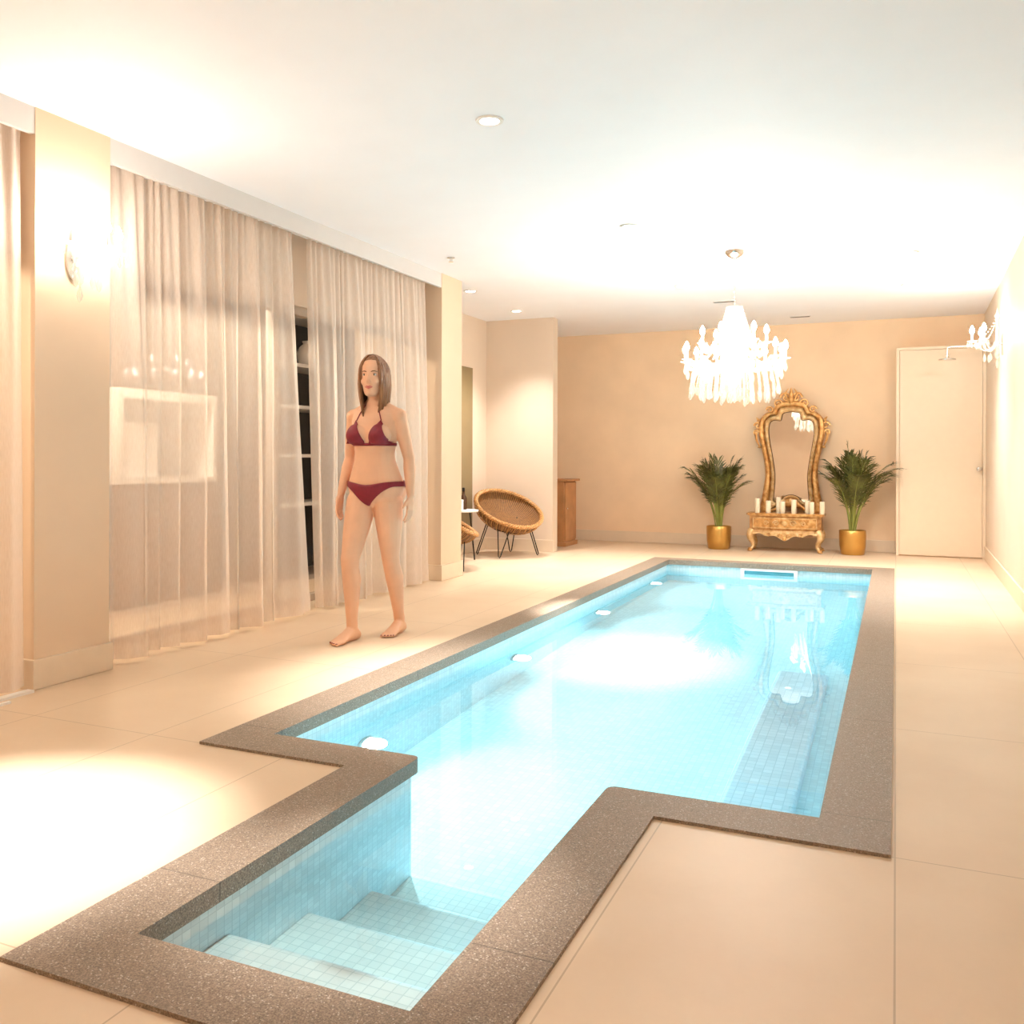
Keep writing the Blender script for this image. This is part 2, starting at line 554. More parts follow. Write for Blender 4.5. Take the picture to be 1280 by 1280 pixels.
def window(name, y0, y1, nmul):
    r = thing(name, None, None, (-3.93, 0, 0), kind='structure')
    m = MB()
    m.box(-0.03, y0, 0.0, 0.03, y1, 0.05).box(-0.03, y0, 2.07, 0.03, y1, 2.13)
    for k in range(nmul + 1):
        yy = y0 + (y1 - y0) * k / nmul
        m.box(-0.03, yy - 0.03, 0.05, 0.03, yy + 0.03, 2.07)
    m.build('window_frame', 'alu', r, smooth=False)
    for k in range(nmul):
        a = y0 + (y1 - y0) * k / nmul
        b = y0 + (y1 - y0) * (k + 1) / nmul
        MB().box(-0.004, a + 0.03, 0.05, 0.004, b - 0.03, 2.07).build('pane', 'pane', r, smooth=False)
    return r
window('window_1', 3.40, 7.05, 2)
window('window_2', YR, 2.965, 3)
struct(MB().box(-4.02, YR, 2.13, -3.88, 7.05, ZC).build('wall_left_header', 'wall_pale', smooth=False))
# floor track by the first window
m = MB()
m.box(-3.53, YR, 0.0, -3.49, 2.93, 0.012).box(-3.44, YR, 0.0, -3.425, 2.76, 0.010)
struct(m.build('trim_3', 'white', smooth=False))

# the room beyond the glass, lit by added fill lamps
struct(MB().box(-7.2, YR, -0.06, -3.95, 10.5, -0.012).build('floor_beyond', 'night', smooth=False))
struct(MB().box(-7.3, YR, -0.06, -7.2, 10.5, 2.9).build('wall_beyond', 'night', smooth=False))
struct(MB().box(-7.2, 10.4, -0.06, -4.5, 10.5, 2.9).build('wall_beyond_end', 'night', smooth=False))
struct(MB().box(-7.3, YR, 2.78, -3.9, 10.5, 2.9).build('ceiling_beyond', 'night', smooth=False))

# cream box wall with the flush door in the back right corner
DY = 11.06
struct(MB().box(0.0, DY + 0.03, 0.0, 0.9, YB + 0.02, 2.255).build('wall_door_box', 'door', smooth=False))
dr = thing('door_1', 'tall flush cream door with small round knob in the far right corner', None, (0, DY, 0), kind='structure')
MB().box(0.0, 0.0, 0.0, 0.030, 0.035, 2.265).box(0.030, 0.0, 2.235, 0.862, 0.035, 2.265).box(0.832, 0.0, 0.0, 0.862, 0.035, 2.235).build('door_frame', 'door', dr, smooth=False)
MB().box(0.033, 0.008, 0.012, 0.829, 0.032, 2.232, 0.002).build('door_leaf', 'door', dr, smooth=False)
m = MB()
m.lathe([(0.024, 0), (0.024, 0.006), (0.009, 0.008), (0.009, 0.04), (0.022, 0.045), (0.026, 0.055), (0.02, 0.066), (0.004, 0.07)], 16)
h = m.build('door_handle', 'chrome', dr)
h.location = (0.795, 0.008, 0.95)
h.rotation_euler = (PI / 2, 0, 0)

# door in the alcove wall: smoked glass panel
dg = thing('door_2', 'olive smoked glass panel in the alcove wall behind the pillar', None, (AX, 0, 0), kind='structure')
M['smoke'] = plain('smoked_glass', (0.26, 0.19, 0.09, 1), 0.25, 0.0, var=0.1, scale=2)
MB().box(-0.02, 8.30, 0.0, 0.012, 9.345, 2.05).build('glass_panel', 'smoke', dg, smooth=False)

# ------------------------------------------------------------------ pool
WZ = -0.095
pool = thing('swimming_pool', 'narrow mosaic lined swimming pool with a stepped entry bay and speckled grey stone edge', 'pool', (0, 0, 0))
m = MB()
ci, cout = grow(0.0), grow(0.19)
# rounded convex corners where the bay meets the pool
def rounded(pts, idx, r):
    out = []
    for i, p in enumerate(pts):
        if i in idx:
            a, b, c = Vector(pts[i - 1]), Vector(p), Vector(pts[(i + 1) % len(pts)])
            d0, d1 = (a - b).normalized(), (c - b).normalized()
            for k in range(5):
                t = k / 4
                out.append(tuple(b + d0 * r * (1 - t) ** 2 + d1 * r * t ** 2))
        else:
            out += [p] * 5
    return out
m.frame(rounded(cout, (), 0), rounded(ci, (1, 4), 0.035), -0.04, 0.010, 'Z')
bmesh.ops.remove_doubles(m.bm, verts=m.bm.verts[:], dist=1e-5)
m.build('coping', 'granite', pool, smooth=False)
# basin: inner lining pushed back under the coping a little
D1 = -0.95
inner = grow(0.025)
outer = grow(0.14)
m = MB()
n = len(inner)
for i in range(n):
    a, b = inner[i], inner[(i + 1) % n]
    c, d = outer[i], outer[(i + 1) % n]
    m.quad((a[0], a[1], D1), (b[0], b[1], D1), (b[0], b[1], -0.041), (a[0], a[1], -0.041))
    m.quad((a[0], a[1], -0.041), (b[0], b[1], -0.041), (d[0], d[1], -0.041), (c[0], c[1], -0.041))
    m.quad((c[0], c[1], -0.041), (d[0], d[1], -0.041), (d[0], d[1], D1 - 0.1), (c[0], c[1], D1 - 0.1))
fl = [m.bm.verts.new((p[0], p[1], D1)) for p in inner]
m.bm.faces.new(fl)
fl = [m.bm.verts.new((p[0], p[1], D1 - 0.1)) for p in outer]
m.bm.faces.new(fl)
bmesh.ops.remove_doubles(m.bm, verts=m.bm.verts[:], dist=1e-5)
basin = m.build('basin', 'mosaic', pool, smooth=False)
# steps, each a solid block with a rounded nose
x0, x1 = inner[1][0] + 0.0015, inner[3][0] - 0.0015
ST = [(1.515, 1.875, -0.215), (1.875, 2.225, -0.45), (2.225, 2.575, -0.66), (2.575, 2.84, -0.81)]
receivers = [basin]
for (ya, yb, z) in ST:
    m = MB()
    r = 0.03
    prof = [(ya, D1 + 0.002), (yb, D1 + 0.002)] + [(yb - r + r * math.cos(t * PI / 8), z - r + r * math.sin(t * PI / 8)) for t in range(5)] + [(ya, z)]
    m.prism(prof, x0, x1, 'X')
    receivers.append(m.build('step', 'mosaic_step', pool, smooth=True))
# bench ledge along the right side
receivers.append(MB().box(-0.66, 2.90, D1 + 0.002, -0.37, 6.0, D1 + 0.14, 0.02).build('bench', 'mosaic_bench', pool, smooth=False))
# overflow inlet in the far wall
sk = MB()
sk.frame([(-1.41, -0.148), (-0.87, -0.148), (-0.87, -0.042), (-1.41, -0.042)], [(-1.375, -0.125), (-0.905, -0.125), (-0.905, -0.062), (-1.375, -0.062)], 9.470, 9.4945)
ski = sk.build('skimmer', 'white', pool, smooth=False)
MB().box(-1.375, 9.488, -0.125, -0.905, 9.4945, -0.062).build('skimmer_flap', plain('skimmer_teal', (0.10, 0.35, 0.42, 1), 0.4), ski, smooth=False)

m = MB()
wo = grow(0.06)
m.prism(wo, D1 - 0.05, WZ)
bmesh.ops.recalc_face_normals(m.bm, faces=m.bm.faces[:])
bmesh.ops.split_edges(m.bm, edges=m.bm.edges[:])          # every face keeps its own flat, smooth shaded normal
water = tag(m.build('pool_water', 'water', fixn=False, angle=180), 'clear turquoise lit water filling the long pool', 'water', kind='stuff')

# underwater lamps in the left wall
plamps = []
for i, (y, lab) in enumerate([(3.55, 'round underwater lamp on the left pool wall nearest the camera'), (5.32, 'round underwater lamp on the left pool wall second from the camera'),
                              (7.05, 'round underwater lamp on the left pool wall third from the camera'), (8.82, 'round underwater lamp on the left pool wall nearest the gilded mirror')]):
    if i == 0:
        r = thing('pool_lamp', lab, 'pool lamp', (-2.154, y, -0.49), 0, 'underwater lamps')
        m = MB().lathe([(0.065, 0.0), (0.065, 0.008), (0.058, 0.014), (0.05, 0.012), (0.05, 0.0)], 24)
        o = m.build('trim_ring', 'white', r); o.rotation_euler = (0, PI / 2, 0)
        m = MB().lathe([(0.049, 0.001), (0.045, 0.014), (0.03, 0.020), (0.005, 0.022)], 24)
        o = m.build('lens', 'pool_lens', r); o.rotation_euler = (0, PI / 2, 0)
        lamp0 = r
    else:
        r = copy_tree(lamp0)
        r.location = (-2.154, y, -0.49)
        r['label'] = lab

# ------------------------------------------------------------------ curtains
def curtain(name, label, y0, y1, flare0, flare1, widths, amp, seed, xc=-3.60, z0=0.02, z1=2.53):
    """cloth falling in broad irregular folds that gather into fine pleats at the heading"""
    rg = random.Random(seed)
    tot = sum(widths)
    edges = [0.0]
    for w_ in widths:
        edges.append(edges[-1] + w_ / tot)
    edges[-1] = 1.0 + 1e-9
    n_ = len(widths)
    big_ = [rg.uniform(0.75, 1.15) for _ in widths]
    skew = [rg.uniform(-0.18, 0.18) for _ in widths]
    wand = [(rg.uniform(0.3, 0.9), rg.uniform(0, 6.28), rg.uniform(0.3, 0.8)) for _ in range(n_ + 1)]
    def f(u, v):
        q = 0
        while q < n_ - 1 and u >= edges[q + 1]:
            q += 1
        t = (u - edges[q]) / (edges[q + 1] - edges[q])
        drop_ = 1 - v
        tt = t + skew[q] * drop_ * math.sin(PI * t) * 0.5
        size = min(1.25, (edges[q + 1] - edges[q]) * n_) * big_[q]
        bulge = math.sin(PI * min(1, max(0, tt))) ** 0.8
        am = amp * size * (0.35 + 0.65 * min(1.0, drop_ * 2.2) ** 0.8)
        pleat = 0.014 * math.cos(2 * PI * (2 if widths[q] < 1.1 else 3) * t + big_[q] * 5) * max(0.0, v - 0.35) / 0.65
        minor = 0.010 * math.sin(2 * PI * 2 * t + skew[q] * 20) * drop_ * (1 if widths[q] > 1.0 else 0.3)
        x = xc - 0.045 + am * bulge + pleat + minor + 0.012 * drop_
        a0_, ph_, fr_ = wand[q + (1 if t > 0.5 else 0)]
        y = y0 + (y1 - y0) * u + 0.012 * math.sin(ph_ + fr_ * 6 * v) * math.sin(PI * u)
        y += drop_ ** 1.3 * (flare0 * max(0, 1 - u * 5) ** 2 + flare1 * max(0, 1 - (1 - u) * 5) ** 2)
        y += 0.25 * am * math.sin(2 * PI * tt) * 0.6
        return (x, y, z0 + (z1 - z0) * v)
    nu_ = n_ * 22
    r = thing(name, label, 'curtain', (0, 0, 0), 0, 'sheer window curtains')
    m = MB().grid(f, nu_, 36)
    m.build('cloth', 'sheer', r, angle=180)
    # stitched hem at the foot
    m = MB().grid(lambda u, v: tuple(Vector(f(u, v * 0.045)) + Vector((0.003, 0, 0))), nu_, 2)
    m.build('hem', 'sheer', r, angle=180)
    m = MB().grid(lambda u, v: tuple(Vector(f(u, 0.985 + v * 0.015)) + Vector((0.003, 0, 0))), nu_, 1)
    m.build('heading_tape', 'sheer', r, angle=180)
    return r
curtain('curtain', 'widest beige sheer curtain, hanging beside the lit wall lamp pillar', 3.42, 5.05, 0.02, 0.20, (0.5, 1.5, 0.6, 0.85, 1.25, 1.1, 0.7, 1.2, 0.8, 1.3), 0.085, 3)
curtain('curtain', 'beige sheer curtain hanging behind the woman in the red bikini', 5.22, 6.93, 0.10, 0.03, (0.6, 1.2, 0.7, 1.3, 0.8, 1.1, 0.7, 0.9, 1.2, 0.8), 0.080, 9)
curtain('curtain', 'cream sheer curtain cut by the left edge of the photo', 0.9, 2.935, 0.0, 0.01, (1.1, 0.8, 1.2, 0.7, 1.0, 1.2, 0.8, 1.0, 1.3, 0.9), 0.070, 21, xc=-3.545)
# hook and rail end by the first pillar
m = MB()
m.box(-3.63, YR, 2.56, -3.60, 2.95, 2.58).box(-3.63, 3.41, 2.56, -3.60, 7.04, 2.58)
struct(m.build('trim_4', 'white', smooth=False))

# ------------------------------------------------------------------ ceiling fixtures
def downlight_parts(r, rad=0.055):
    MB().lathe([(rad * 0.8, -0.004), (rad * 0.86, -0.009), (rad * 1.15, -0.009), (rad * 1.2, -0.001), (rad * 0.8, -0.001)], 28, cap=False).build('trim_ring', 'white', r)
    MB().lathe([(rad * 0.8, -0.001), (rad * 0.8, -0.005), (rad * 0.4, -0.0065), (0.004, -0.0068)], 28).build('lens', 'spot_lens', r)
SPOTS = [
    (-1.73, 3.94, 'downlight in the white ceiling nearest the camera', 6.0, 0.75),
    (-1.65, 6.12, 'faint downlight over the middle of the pool, left of the chandelier', 24.0, 0.44),
    (-1.79, 8.44, 'downlight just left of the chandelier stem', 3.0, 1.5),
    (0.09, 7.75, 'nearer of the two downlights over the right hand walkway', 1.6, 1.0),
    (0.10, 9.17, 'farther of the two downlights over the right hand walkway', 2.4, 1.5),
    (-3.66, 7.90, 'downlight beside the second pillar top', 0.9, 1.1),
    (-3.70, 9.16, 'downlight over the wicker chair alcove', 1.6, 1.3),
    (-2.30, 1.74, None, 8.0, 0.50),
    (-1.17, 1.95, None, 4.0, 0.36),  # added out of view to light the entry steps
    (-0.9, -1.6, None, 4.5, 1.15),  # added behind the camera, its floor bounce brightens the near ceiling
    (-2.6, -1.2, None, 4.5, 1.15),  # added likewise, bounce fill for the near ceiling
    (0.1, 0.2, None, 1.5, 1.0),  # added unseen fill for the floor near the camera
]
SPOT_W = 75
first = None
for (x, y, lab, k, ang) in SPOTS:
    if lab:
        if first is None:
            first = thing('downlight', lab, 'downlight', (x, y, ZC), 0, 'ceiling downlights')
            downlight_parts(first)
        else:
            o = copy_tree(first)
            o.location = (x, y, ZC)
            o['label'] = lab
    L = bpy.data.lights.new('spot', 'SPOT')
    L.energy = SPOT_W * k
    L.color = (1.0, 0.935, 0.88)
    L.spot_size = ang * 1.25
    L.spot_blend = 1.0
    L.shadow_soft_size = 0.04
    L.cycles.is_caustics_light = True
    o = bpy.data.objects.new('spot', L)
    COL.objects.link(o)
    o.location = (x, y, ZC - 0.02)

# slot vents and a sprinkler head
m = MB().box(-0.11, -0.02, -0.008, 0.11, 0.02, 0.0, 0.002)
v0 = thing('ceiling_vent', 'thin dark slot vent in the ceiling behind the chandelier stem', 'vent', (-1.57, 9.42, ZC), 0, 'ceiling slot vents')
m.build('vent_frame', 'fascia', v0, smooth=False)
MB().box(-0.10, -0.012, -0.012, 0.10, 0.012, -0.004).build('vent_slot', 'darkgap', v0, smooth=False)
v1 = copy_tree(v0)
v1.location = (-0.97, 10.75, ZC)
v1['label'] = 'slot vent in the ceiling right of the chandelier, close to the back wall'
sp = thing('ceiling_sprinkler', 'small ceiling sprinkler head near the second pillar', 'sprinkler', (-3.19, 6.52, ZC))
MB().lathe([(0.03, 0), (0.03, -0.006), (0.012, -0.010), (0.012, -0.03), (0.02, -0.034), (0.02, -0.038), (0.003, -0.04)], 16).build('sprinkler_head', 'chrome', sp)

# rain shower
sh = thing('rain_shower', 'round chrome rain shower head on an arm in front of the cream door', 'shower', (0.46, 10.3, 2.05))
MB().lathe([(0.004, -0.012), (0.078, -0.012), (0.08, -0.006), (0.075, 0.0), (0.02, 0.010), (0.014, 0.03), (0.004, 0.03)], 28).build('shower_head', 'chrome', sh)
xr = xw(10.3) - 0.46
MB().tube([(0, 0, 0.025), (0, 0, 0.09), (0.01, 0, 0.112), (0.03, 0, 0.12), (xr, 0, 0.12)], 0.009, 10).build('shower_arm', 'chrome', sh)
o = MB().lathe([(0.03, 0), (0.03, -0.008), (0.012, -0.012)], 16).build('wall_flange', 'chrome', sh)
o.location = (xr, 0, 0.12); o.rotation_euler = (0, PI / 2, 0)

# ------------------------------------------------------------------ chandelier and sconces
def arc_arm(p0, p1, dip, n=12):
    """s-curved glass arm from p0 out and up to p1"""
    out = []
    for i in range(n + 1):
        t = i / n
        p = Vector(p0).lerp(Vector(p1), t)
        p.z += -dip * math.sin(PI * min(1, t * 1.15)) * (1 - 0.2 * t)
        out.append(p)
    return out
def drop(m, p, s=1.0, n=6):
    m.lathe([(0.001 * s, 0.0), (0.004 * s, -0.006 * s), (0.010 * s, -0.028 * s), (0.007 * s, -0.040 * s), (0.001 * s, -0.048 * s)], n, p)
def beads(m, p0, p1, sag, k, r=0.006):
    for i in range(k + 1):
        t = i / k
        p = Vector(p0).lerp(Vector(p1), t)
        p.z -= sag * 4 * t * (1 - t)
        m.ball(p, r, 6, 4)
def candle_bulb(r, p, bulb, s=1.0):
    """drip pan, sleeve and flame bulb; the bulb hangs under the sleeve as its sub-part"""
    pan = MB().lathe([(0.006, -0.012), (0.012, -0.008), (0.036 * s, 0.0), (0.040 * s, 0.006), (0.034 * s, 0.004), (0.01, 0.0), (0.006, 0.0)], 12, p).build('drip_pan', 'crystal', r)
    sl = MB().lathe([(0.010, 0.0), (0.010, 0.065 * s), (0.008, 0.067 * s)], 10, p).build('candle_sleeve', 'white', r)
    MB().lathe([(0.006, 0.067 * s), (0.017, 0.082 * s), (0.019, 0.096 * s), (0.013, 0.118 * s), (0.002, 0.138 * s)], 8, p).build('bulb', bulb, sl)

CH = (-1.12, 7.18)
ch = thing('chandelier', 'large lit crystal chandelier with candle bulbs hanging over the pool', 'chandelier', (CH[0], CH[1], ZC))
MB().lathe([(0.075, 0.0), (0.073, -0.014), (0.058, -0.036), (0.030, -0.052), (0.012, -0.058), (0.004, -0.062)], 24).build('ceiling_canopy', 'chrome', ch)
m = MB()
for k in range(16):
    z = -0.065 - k * 0.022
    m.tube([(math.cos(a) * (0.006 if k % 2 else 0.0), math.cos(a) * (0.0 if k % 2 else 0.006), z - 0.012 + 0.014 * math.sin(a)) for a in [2 * PI * j / 8 for j in range(8)]], 0.0017, 5, closed=True)
m.build('chain', 'chrome', ch)
zt = -0.42
MB().lathe([(0.012, zt), (0.05, zt - 0.008), (0.05, zt - 0.018), (0.016, zt - 0.03), (0.016, zt - 0.12), (0.035, zt - 0.16), (0.014, zt - 0.2), (0.014, zt - 0.30), (0.04, zt - 0.36), (0.05, zt - 0.40),
            (0.02, zt - 0.44), (0.02, zt - 0.50), (0.06, zt - 0.54), (0.05, zt - 0.58), (0.015, zt - 0.62), (0.02, zt - 0.66), (0.002, zt - 0.69)], 16).build('column', 'crystal', ch)
tiers = [(12, 0.37, -0.83, 0.07, 0.0), (6, 0.235, -0.70, 0.06, 0.26)]
for (n, R, z, dip, a0) in tiers:
    for k in range(n):
        a = a0 + 2 * PI * k / n
        p1 = (R * math.cos(a), R * math.sin(a), z)
        p0 = (0.03 * math.cos(a), 0.03 * math.sin(a), z - 0.03)
        MB().tube(arc_arm(p0, p1, dip), 0.0065, 7).build('arm', 'crystal', ch)
        candle_bulb(ch, p1, 'bulb_chandelier')
# bead strands from the crown to the arms and between the arms
for k in range(12):
    a, b = 2 * PI * k / 12, 2 * PI * (k + 1) / 12
    m = MB(); beads(m, (0.055 * math.cos(a), 0.055 * math.sin(a), zt - 0.01), (0.20 * math.cos(a), 0.20 * math.sin(a), -0.80), 0.05, 26, 0.0085)
    m.build('crown_strand', 'crystal', ch)
    a2 = a + 0.26
    m = MB(); beads(m, (0.055 * math.cos(a2), 0.055 * math.sin(a2), zt - 0.01), (0.10 * math.cos(a2), 0.10 * math.sin(a2), -0.86), 0.02, 26, 0.0085)
    m.build('crown_strand', 'crystal', ch)
    m = MB(); beads(m, (0.37 * math.cos(a), 0.37 * math.sin(a), -0.835), (0.37 * math.cos(b), 0.37 * math.sin(b), -0.835), 0.05, 13, 0.0085)
    beads(m, (0.37 * math.cos(a), 0.37 * math.sin(a), -0.835), (0.20 * math.cos(a + 0.1), 0.20 * math.sin(a + 0.1), -0.86), 0.05, 12, 0.0085)
    m.build('arm_swag', 'crystal', ch)
    m = MB(); beads(m, (0.235 * math.cos(a), 0.235 * math.sin(a), -0.71), (0.235 * math.cos(b), 0.235 * math.sin(b), -0.71), 0.05, 9, 0.0085)
    m.build('upper_swag', 'crystal', ch)
d0 = MB(); drop(d0, (0, 0, 0), 1.6)
d0 = d0.build('crystal_drop', 'crystal', ch)
spots = []
for k in range(24):
    a = 2 * PI * k / 24
    R = 0.37 if k % 2 == 0 else 0.345
    spots.append((R * math.cos(a), R * math.sin(a), -0.85 - (0.0 if k % 2 == 0 else 0.05)))
for k in range(26):
    a = 2 * PI * (k + 0.5) / 26
    spots.append((0.325 * math.cos(a), 0.325 * math.sin(a), -1.00 - 0.06 * rnd.random()))
for k in range(22):
    a = 2 * PI * k / 22
    spots.append((0.25 * math.cos(a), 0.25 * math.sin(a), -1.03 - 0.06 * rnd.random()))
for k in range(14):
    a = 2 * PI * (k + 0.5) / 14
    spots.append((0.14 * math.cos(a), 0.14 * math.sin(a), -1.05 - 0.05 * rnd.random()))
d0.location = spots[0]
for p in spots[1:]:
    o = d0.copy(); COL.objects.link(o); o.parent = ch; o.location = p
for p in spots[24:]:
    m = MB(); beads(m, (p[0] * 0.9, p[1] * 0.9, -0.86), p, 0.0, max(4, int((-0.86 - p[2]) / 0.014)), 0.0085)
    m.build('drop_strand', 'crystal', ch)

def sconce(name, label, loc, rz, arms, reach, z_arm, bulb):
    """local +y points out of the wall"""
    r = thing(name, label, 'wall lamp', loc, rz, 'crystal wall lamps')
    MB().prism([(0.045 * math.cos(2 * PI * k / 20), 0.10 * math.sin(2 * PI * k / 20)) for k in range(20)], 0.0, 0.014, 'Y').build('backplate', 'chrome', r)
    MB().lathe([(0.002, -0.13), (0.014, -0.115), (0.02, -0.09), (0.01, -0.06), (0.016, -0.02), (0.03, 0.0), (0.016, 0.02), (0.01, 0.06), (0.008, 0.22), (0.022, 0.24), (0.008, 0.27), (0.002, 0.31)], 12, (0, 0.05, 0)).build('column', 'crystal', r)
    MB().tube([(0, 0.012, 0), (0, 0.05, 0)], 0.010, 8).build('bracket', 'chrome', r)
    for a in arms:
        d = Vector((math.sin(a), math.cos(a), 0))
        p1 = Vector((0, 0.05, z_arm)) + d * reach
        MB().tube(arc_arm(Vector((0, 0.05, -0.01)) + d * 0.02, p1, 0.065), 0.0065, 7).build('arm', 'crystal', r)
        candle_bulb(r, tuple(p1), bulb)
        for q in range(5):
            b = 2 * PI * q / 5
            mm = MB(); drop(mm, (p1.x + 0.036 * math.cos(b), p1.y + 0.036 * math.sin(b), p1.z - 0.004), 1.0)
            mm.build('crystal_drop', 'crystal', r)
        mm = MB(); beads(mm, (0, 0.05, 0.24), p1 + Vector((0, 0, 0.0)), 0.06, 14, 0.005)
        mm.build('bead_strand', 'crystal', r)
        mm = MB(); drop(mm, (p1.x * 0.5, 0.05 + (p1.y - 0.05) * 0.5, p1.z - 0.11), 1.5)
        mm.build('crystal_drop', 'crystal', r)
    mm = MB(); drop(mm, (0, 0.05, -0.13), 1.6); mm.build('crystal_drop', 'crystal', r)
    return r
sconce('wall_sconce', 'lit crystal wall lamp on the near left pillar', (PX, 3.17, 1.98), -PI / 2, (-0.95, 0.0, 0.95), 0.17, 0.03, 'bulb_sconce')
for ys in (-0.6,):      # added unseen lamp that brightens the near ceiling
    sconce('wall_sconce', 'added unseen crystal wall lamp that brightens the near ceiling', (xw(ys), ys, 2.04), PI / 2, (-0.95, 0.0, 0.95), 0.19, 0.03, 'bulb_sconce')
sconce('wall_sconce', 'lit crystal wall lamp on the right wall near the shower', (xw(9.05), 9.05, 2.04), PI / 2, (-0.95, 0.0, 0.95), 0.19, 0.03, 'bulb_sconce')

# ------------------------------------------------------------------ chest, candles, mirror
CHX, CHY = -1.14, 11.02          # chest centre
c = thing('console_chest', 'low gilded antique chest with carved apron and cabriole legs against the back wall', 'chest', (CHX, CHY, 0))
W2, DP = 0.385, 0.155
def bow(u):   # serpentine front
    return -DP - 0.022 * math.cos(u * PI) * 1.0
fr = [(-W2 + 2 * W2 * i / 24, bow(-1 + 2 * i / 24) + 0.022) for i in range(25)]
MB().prism(fr + [(W2, DP), (-W2, DP)], 0.235, 0.405).build('carcass', 'gilt_wood', c, smooth=False)
top = [(x * 1.09, y - 0.022) for x, y in fr]
m = MB()
for z0, z1, g in ((0.405, 0.415, 0.96), (0.415, 0.428, 1.0), (0.428, 0.434, 0.985)):
    m.prism([(x * g, y * g) for x, y in top] + [(W2 * 1.09 * g, DP), (-W2 * 1.09 * g, DP)], z0, z1)
m.build('chest_top', 'gilt', c, smooth=False)
dw = MB().prism([(x * 0.90, y - 0.010) for x, y in fr] + [(x * 0.90, y + 0.006) for x, y in fr[::-1]], 0.262, 0.388).build('drawer', 'gilt', c, smooth=False)
m = MB()
for z in (0.272, 0.378):
    m.tube([(x * 0.88, y - 0.012, z) for x, y in fr], 0.005, 6)
for sx in (-1, 1):
    m.tube([(sx * W2 * 0.88, -DP - 0.004, 0.272), (sx * W2 * 0.88, -DP - 0.004, 0.378)], 0.005, 6)
m.build('drawer_moulding', 'gilt_pale', dw)
m = MB()
def scroll(m, cx, cy, cz, s, r=0.006, turns=1.4, flip=1):
    pts = []
    for i in range(22):
        t = i / 21
        a = turns * 2 * PI * t
        q = s * (1 - 0.8 * t)
        pts.append((cx + flip * q * math.cos(a), cy, cz + q * math.sin(a)))
    m.tube(pts, [r * (1 - 0.4 * i / 21) for i in range(22)], 6)
for sx in (-1, 1):
    scroll(m, sx * 0.09, -DP - 0.014, 0.325, 0.035, 0.007, 1.4, sx)
    scroll(m, sx * 0.20, -DP - 0.012, 0.325, 0.028, 0.006, 1.4, -sx)
m.ball((0, -DP - 0.012, 0.325), (0.03, 0.012, 0.03))
m.build('drawer_carving', 'gilt_pale', dw)
m = MB()
m.prism([(x * 1.03, y - 0.012) for x, y in fr] + [(W2 * 1.03, DP), (-W2 * 1.03, DP)], 0.222, 0.240)
m.build('base_moulding', 'gilt_pale', c, smooth=False)
# scalloped apron
low = []
for i in range(41):
    u = -1 + i / 20
    z = 0.195 - 0.065 * math.exp(-(u / 0.22) ** 2) - 0.02 * math.exp(-((abs(u) - 0.5) / 0.12) ** 2) + 0.015 * math.exp(-((abs(u) - 0.75) / 0.1) ** 2)
    low.append((u * W2 * 0.93, z))
apn = MB().prism(low + [(W2 * 0.93, 0.222), (-W2 * 0.93, 0.222)], -DP - 0.016, -DP + 0.004, 'Y').build('apron', 'gilt_pale', c, smooth=False)
m = MB()
scroll(m, 0.045, -DP - 0.018, 0.18, 0.03, 0.006, 1.3, 1)
scroll(m, -0.045, -DP - 0.018, 0.18, 0.03, 0.006, 1.3, -1)
scroll(m, 0.17, -DP - 0.018, 0.195, 0.02, 0.005, 1.3, 1)
scroll(m, -0.17, -DP - 0.018, 0.195, 0.02, 0.005, 1.3, -1)
m.ball((0, -DP - 0.016, 0.155), (0.022, 0.012, 0.026))
m.build('apron_carving', 'gilt', apn)
for sx in (-1, 1):
    for sy in (-1, 1):
        bx, by = sx * (W2 - 0.03), sy * (DP - 0.03)
        pts, rad = [], []
        for i in range(14):
            t = i / 13
            out = 0.030 * math.sin(PI * min(1, t * 1.7)) - 0.012 * math.sin(PI * max(0, (t - 0.55) / 0.45)) + 0.022 * max(0, t - 0.85) / 0.15
            pts.append((bx + sx * out * 0.75, by + sy * out * 0.75, 0.235 - 0.213 * t))
            rad.append(0.034 * (1 - t) + 0.013 + (0.004 if t > 0.9 else 0))
        l = MB().tube(pts, rad, 10).build('leg', 'gilt_pale', c)
        e = pts[-1]
        m = MB().ball((e[0], e[1], 0.017), (0.026, 0.026, 0.017))
        for q in range(3):
            a = math.atan2(sy, sx) + (q - 1) * 0.7
            m.tube([(e[0], e[1], 0.035), (e[0] + 0.018 * math.cos(a), e[1] + 0.018 * math.sin(a), 0.030), (e[0] + 0.03 * math.cos(a), e[1] + 0.03 * math.sin(a), 0.004)], [0.010, 0.009, 0.005], 6)
        m.build('claw_foot', 'gilt', l)

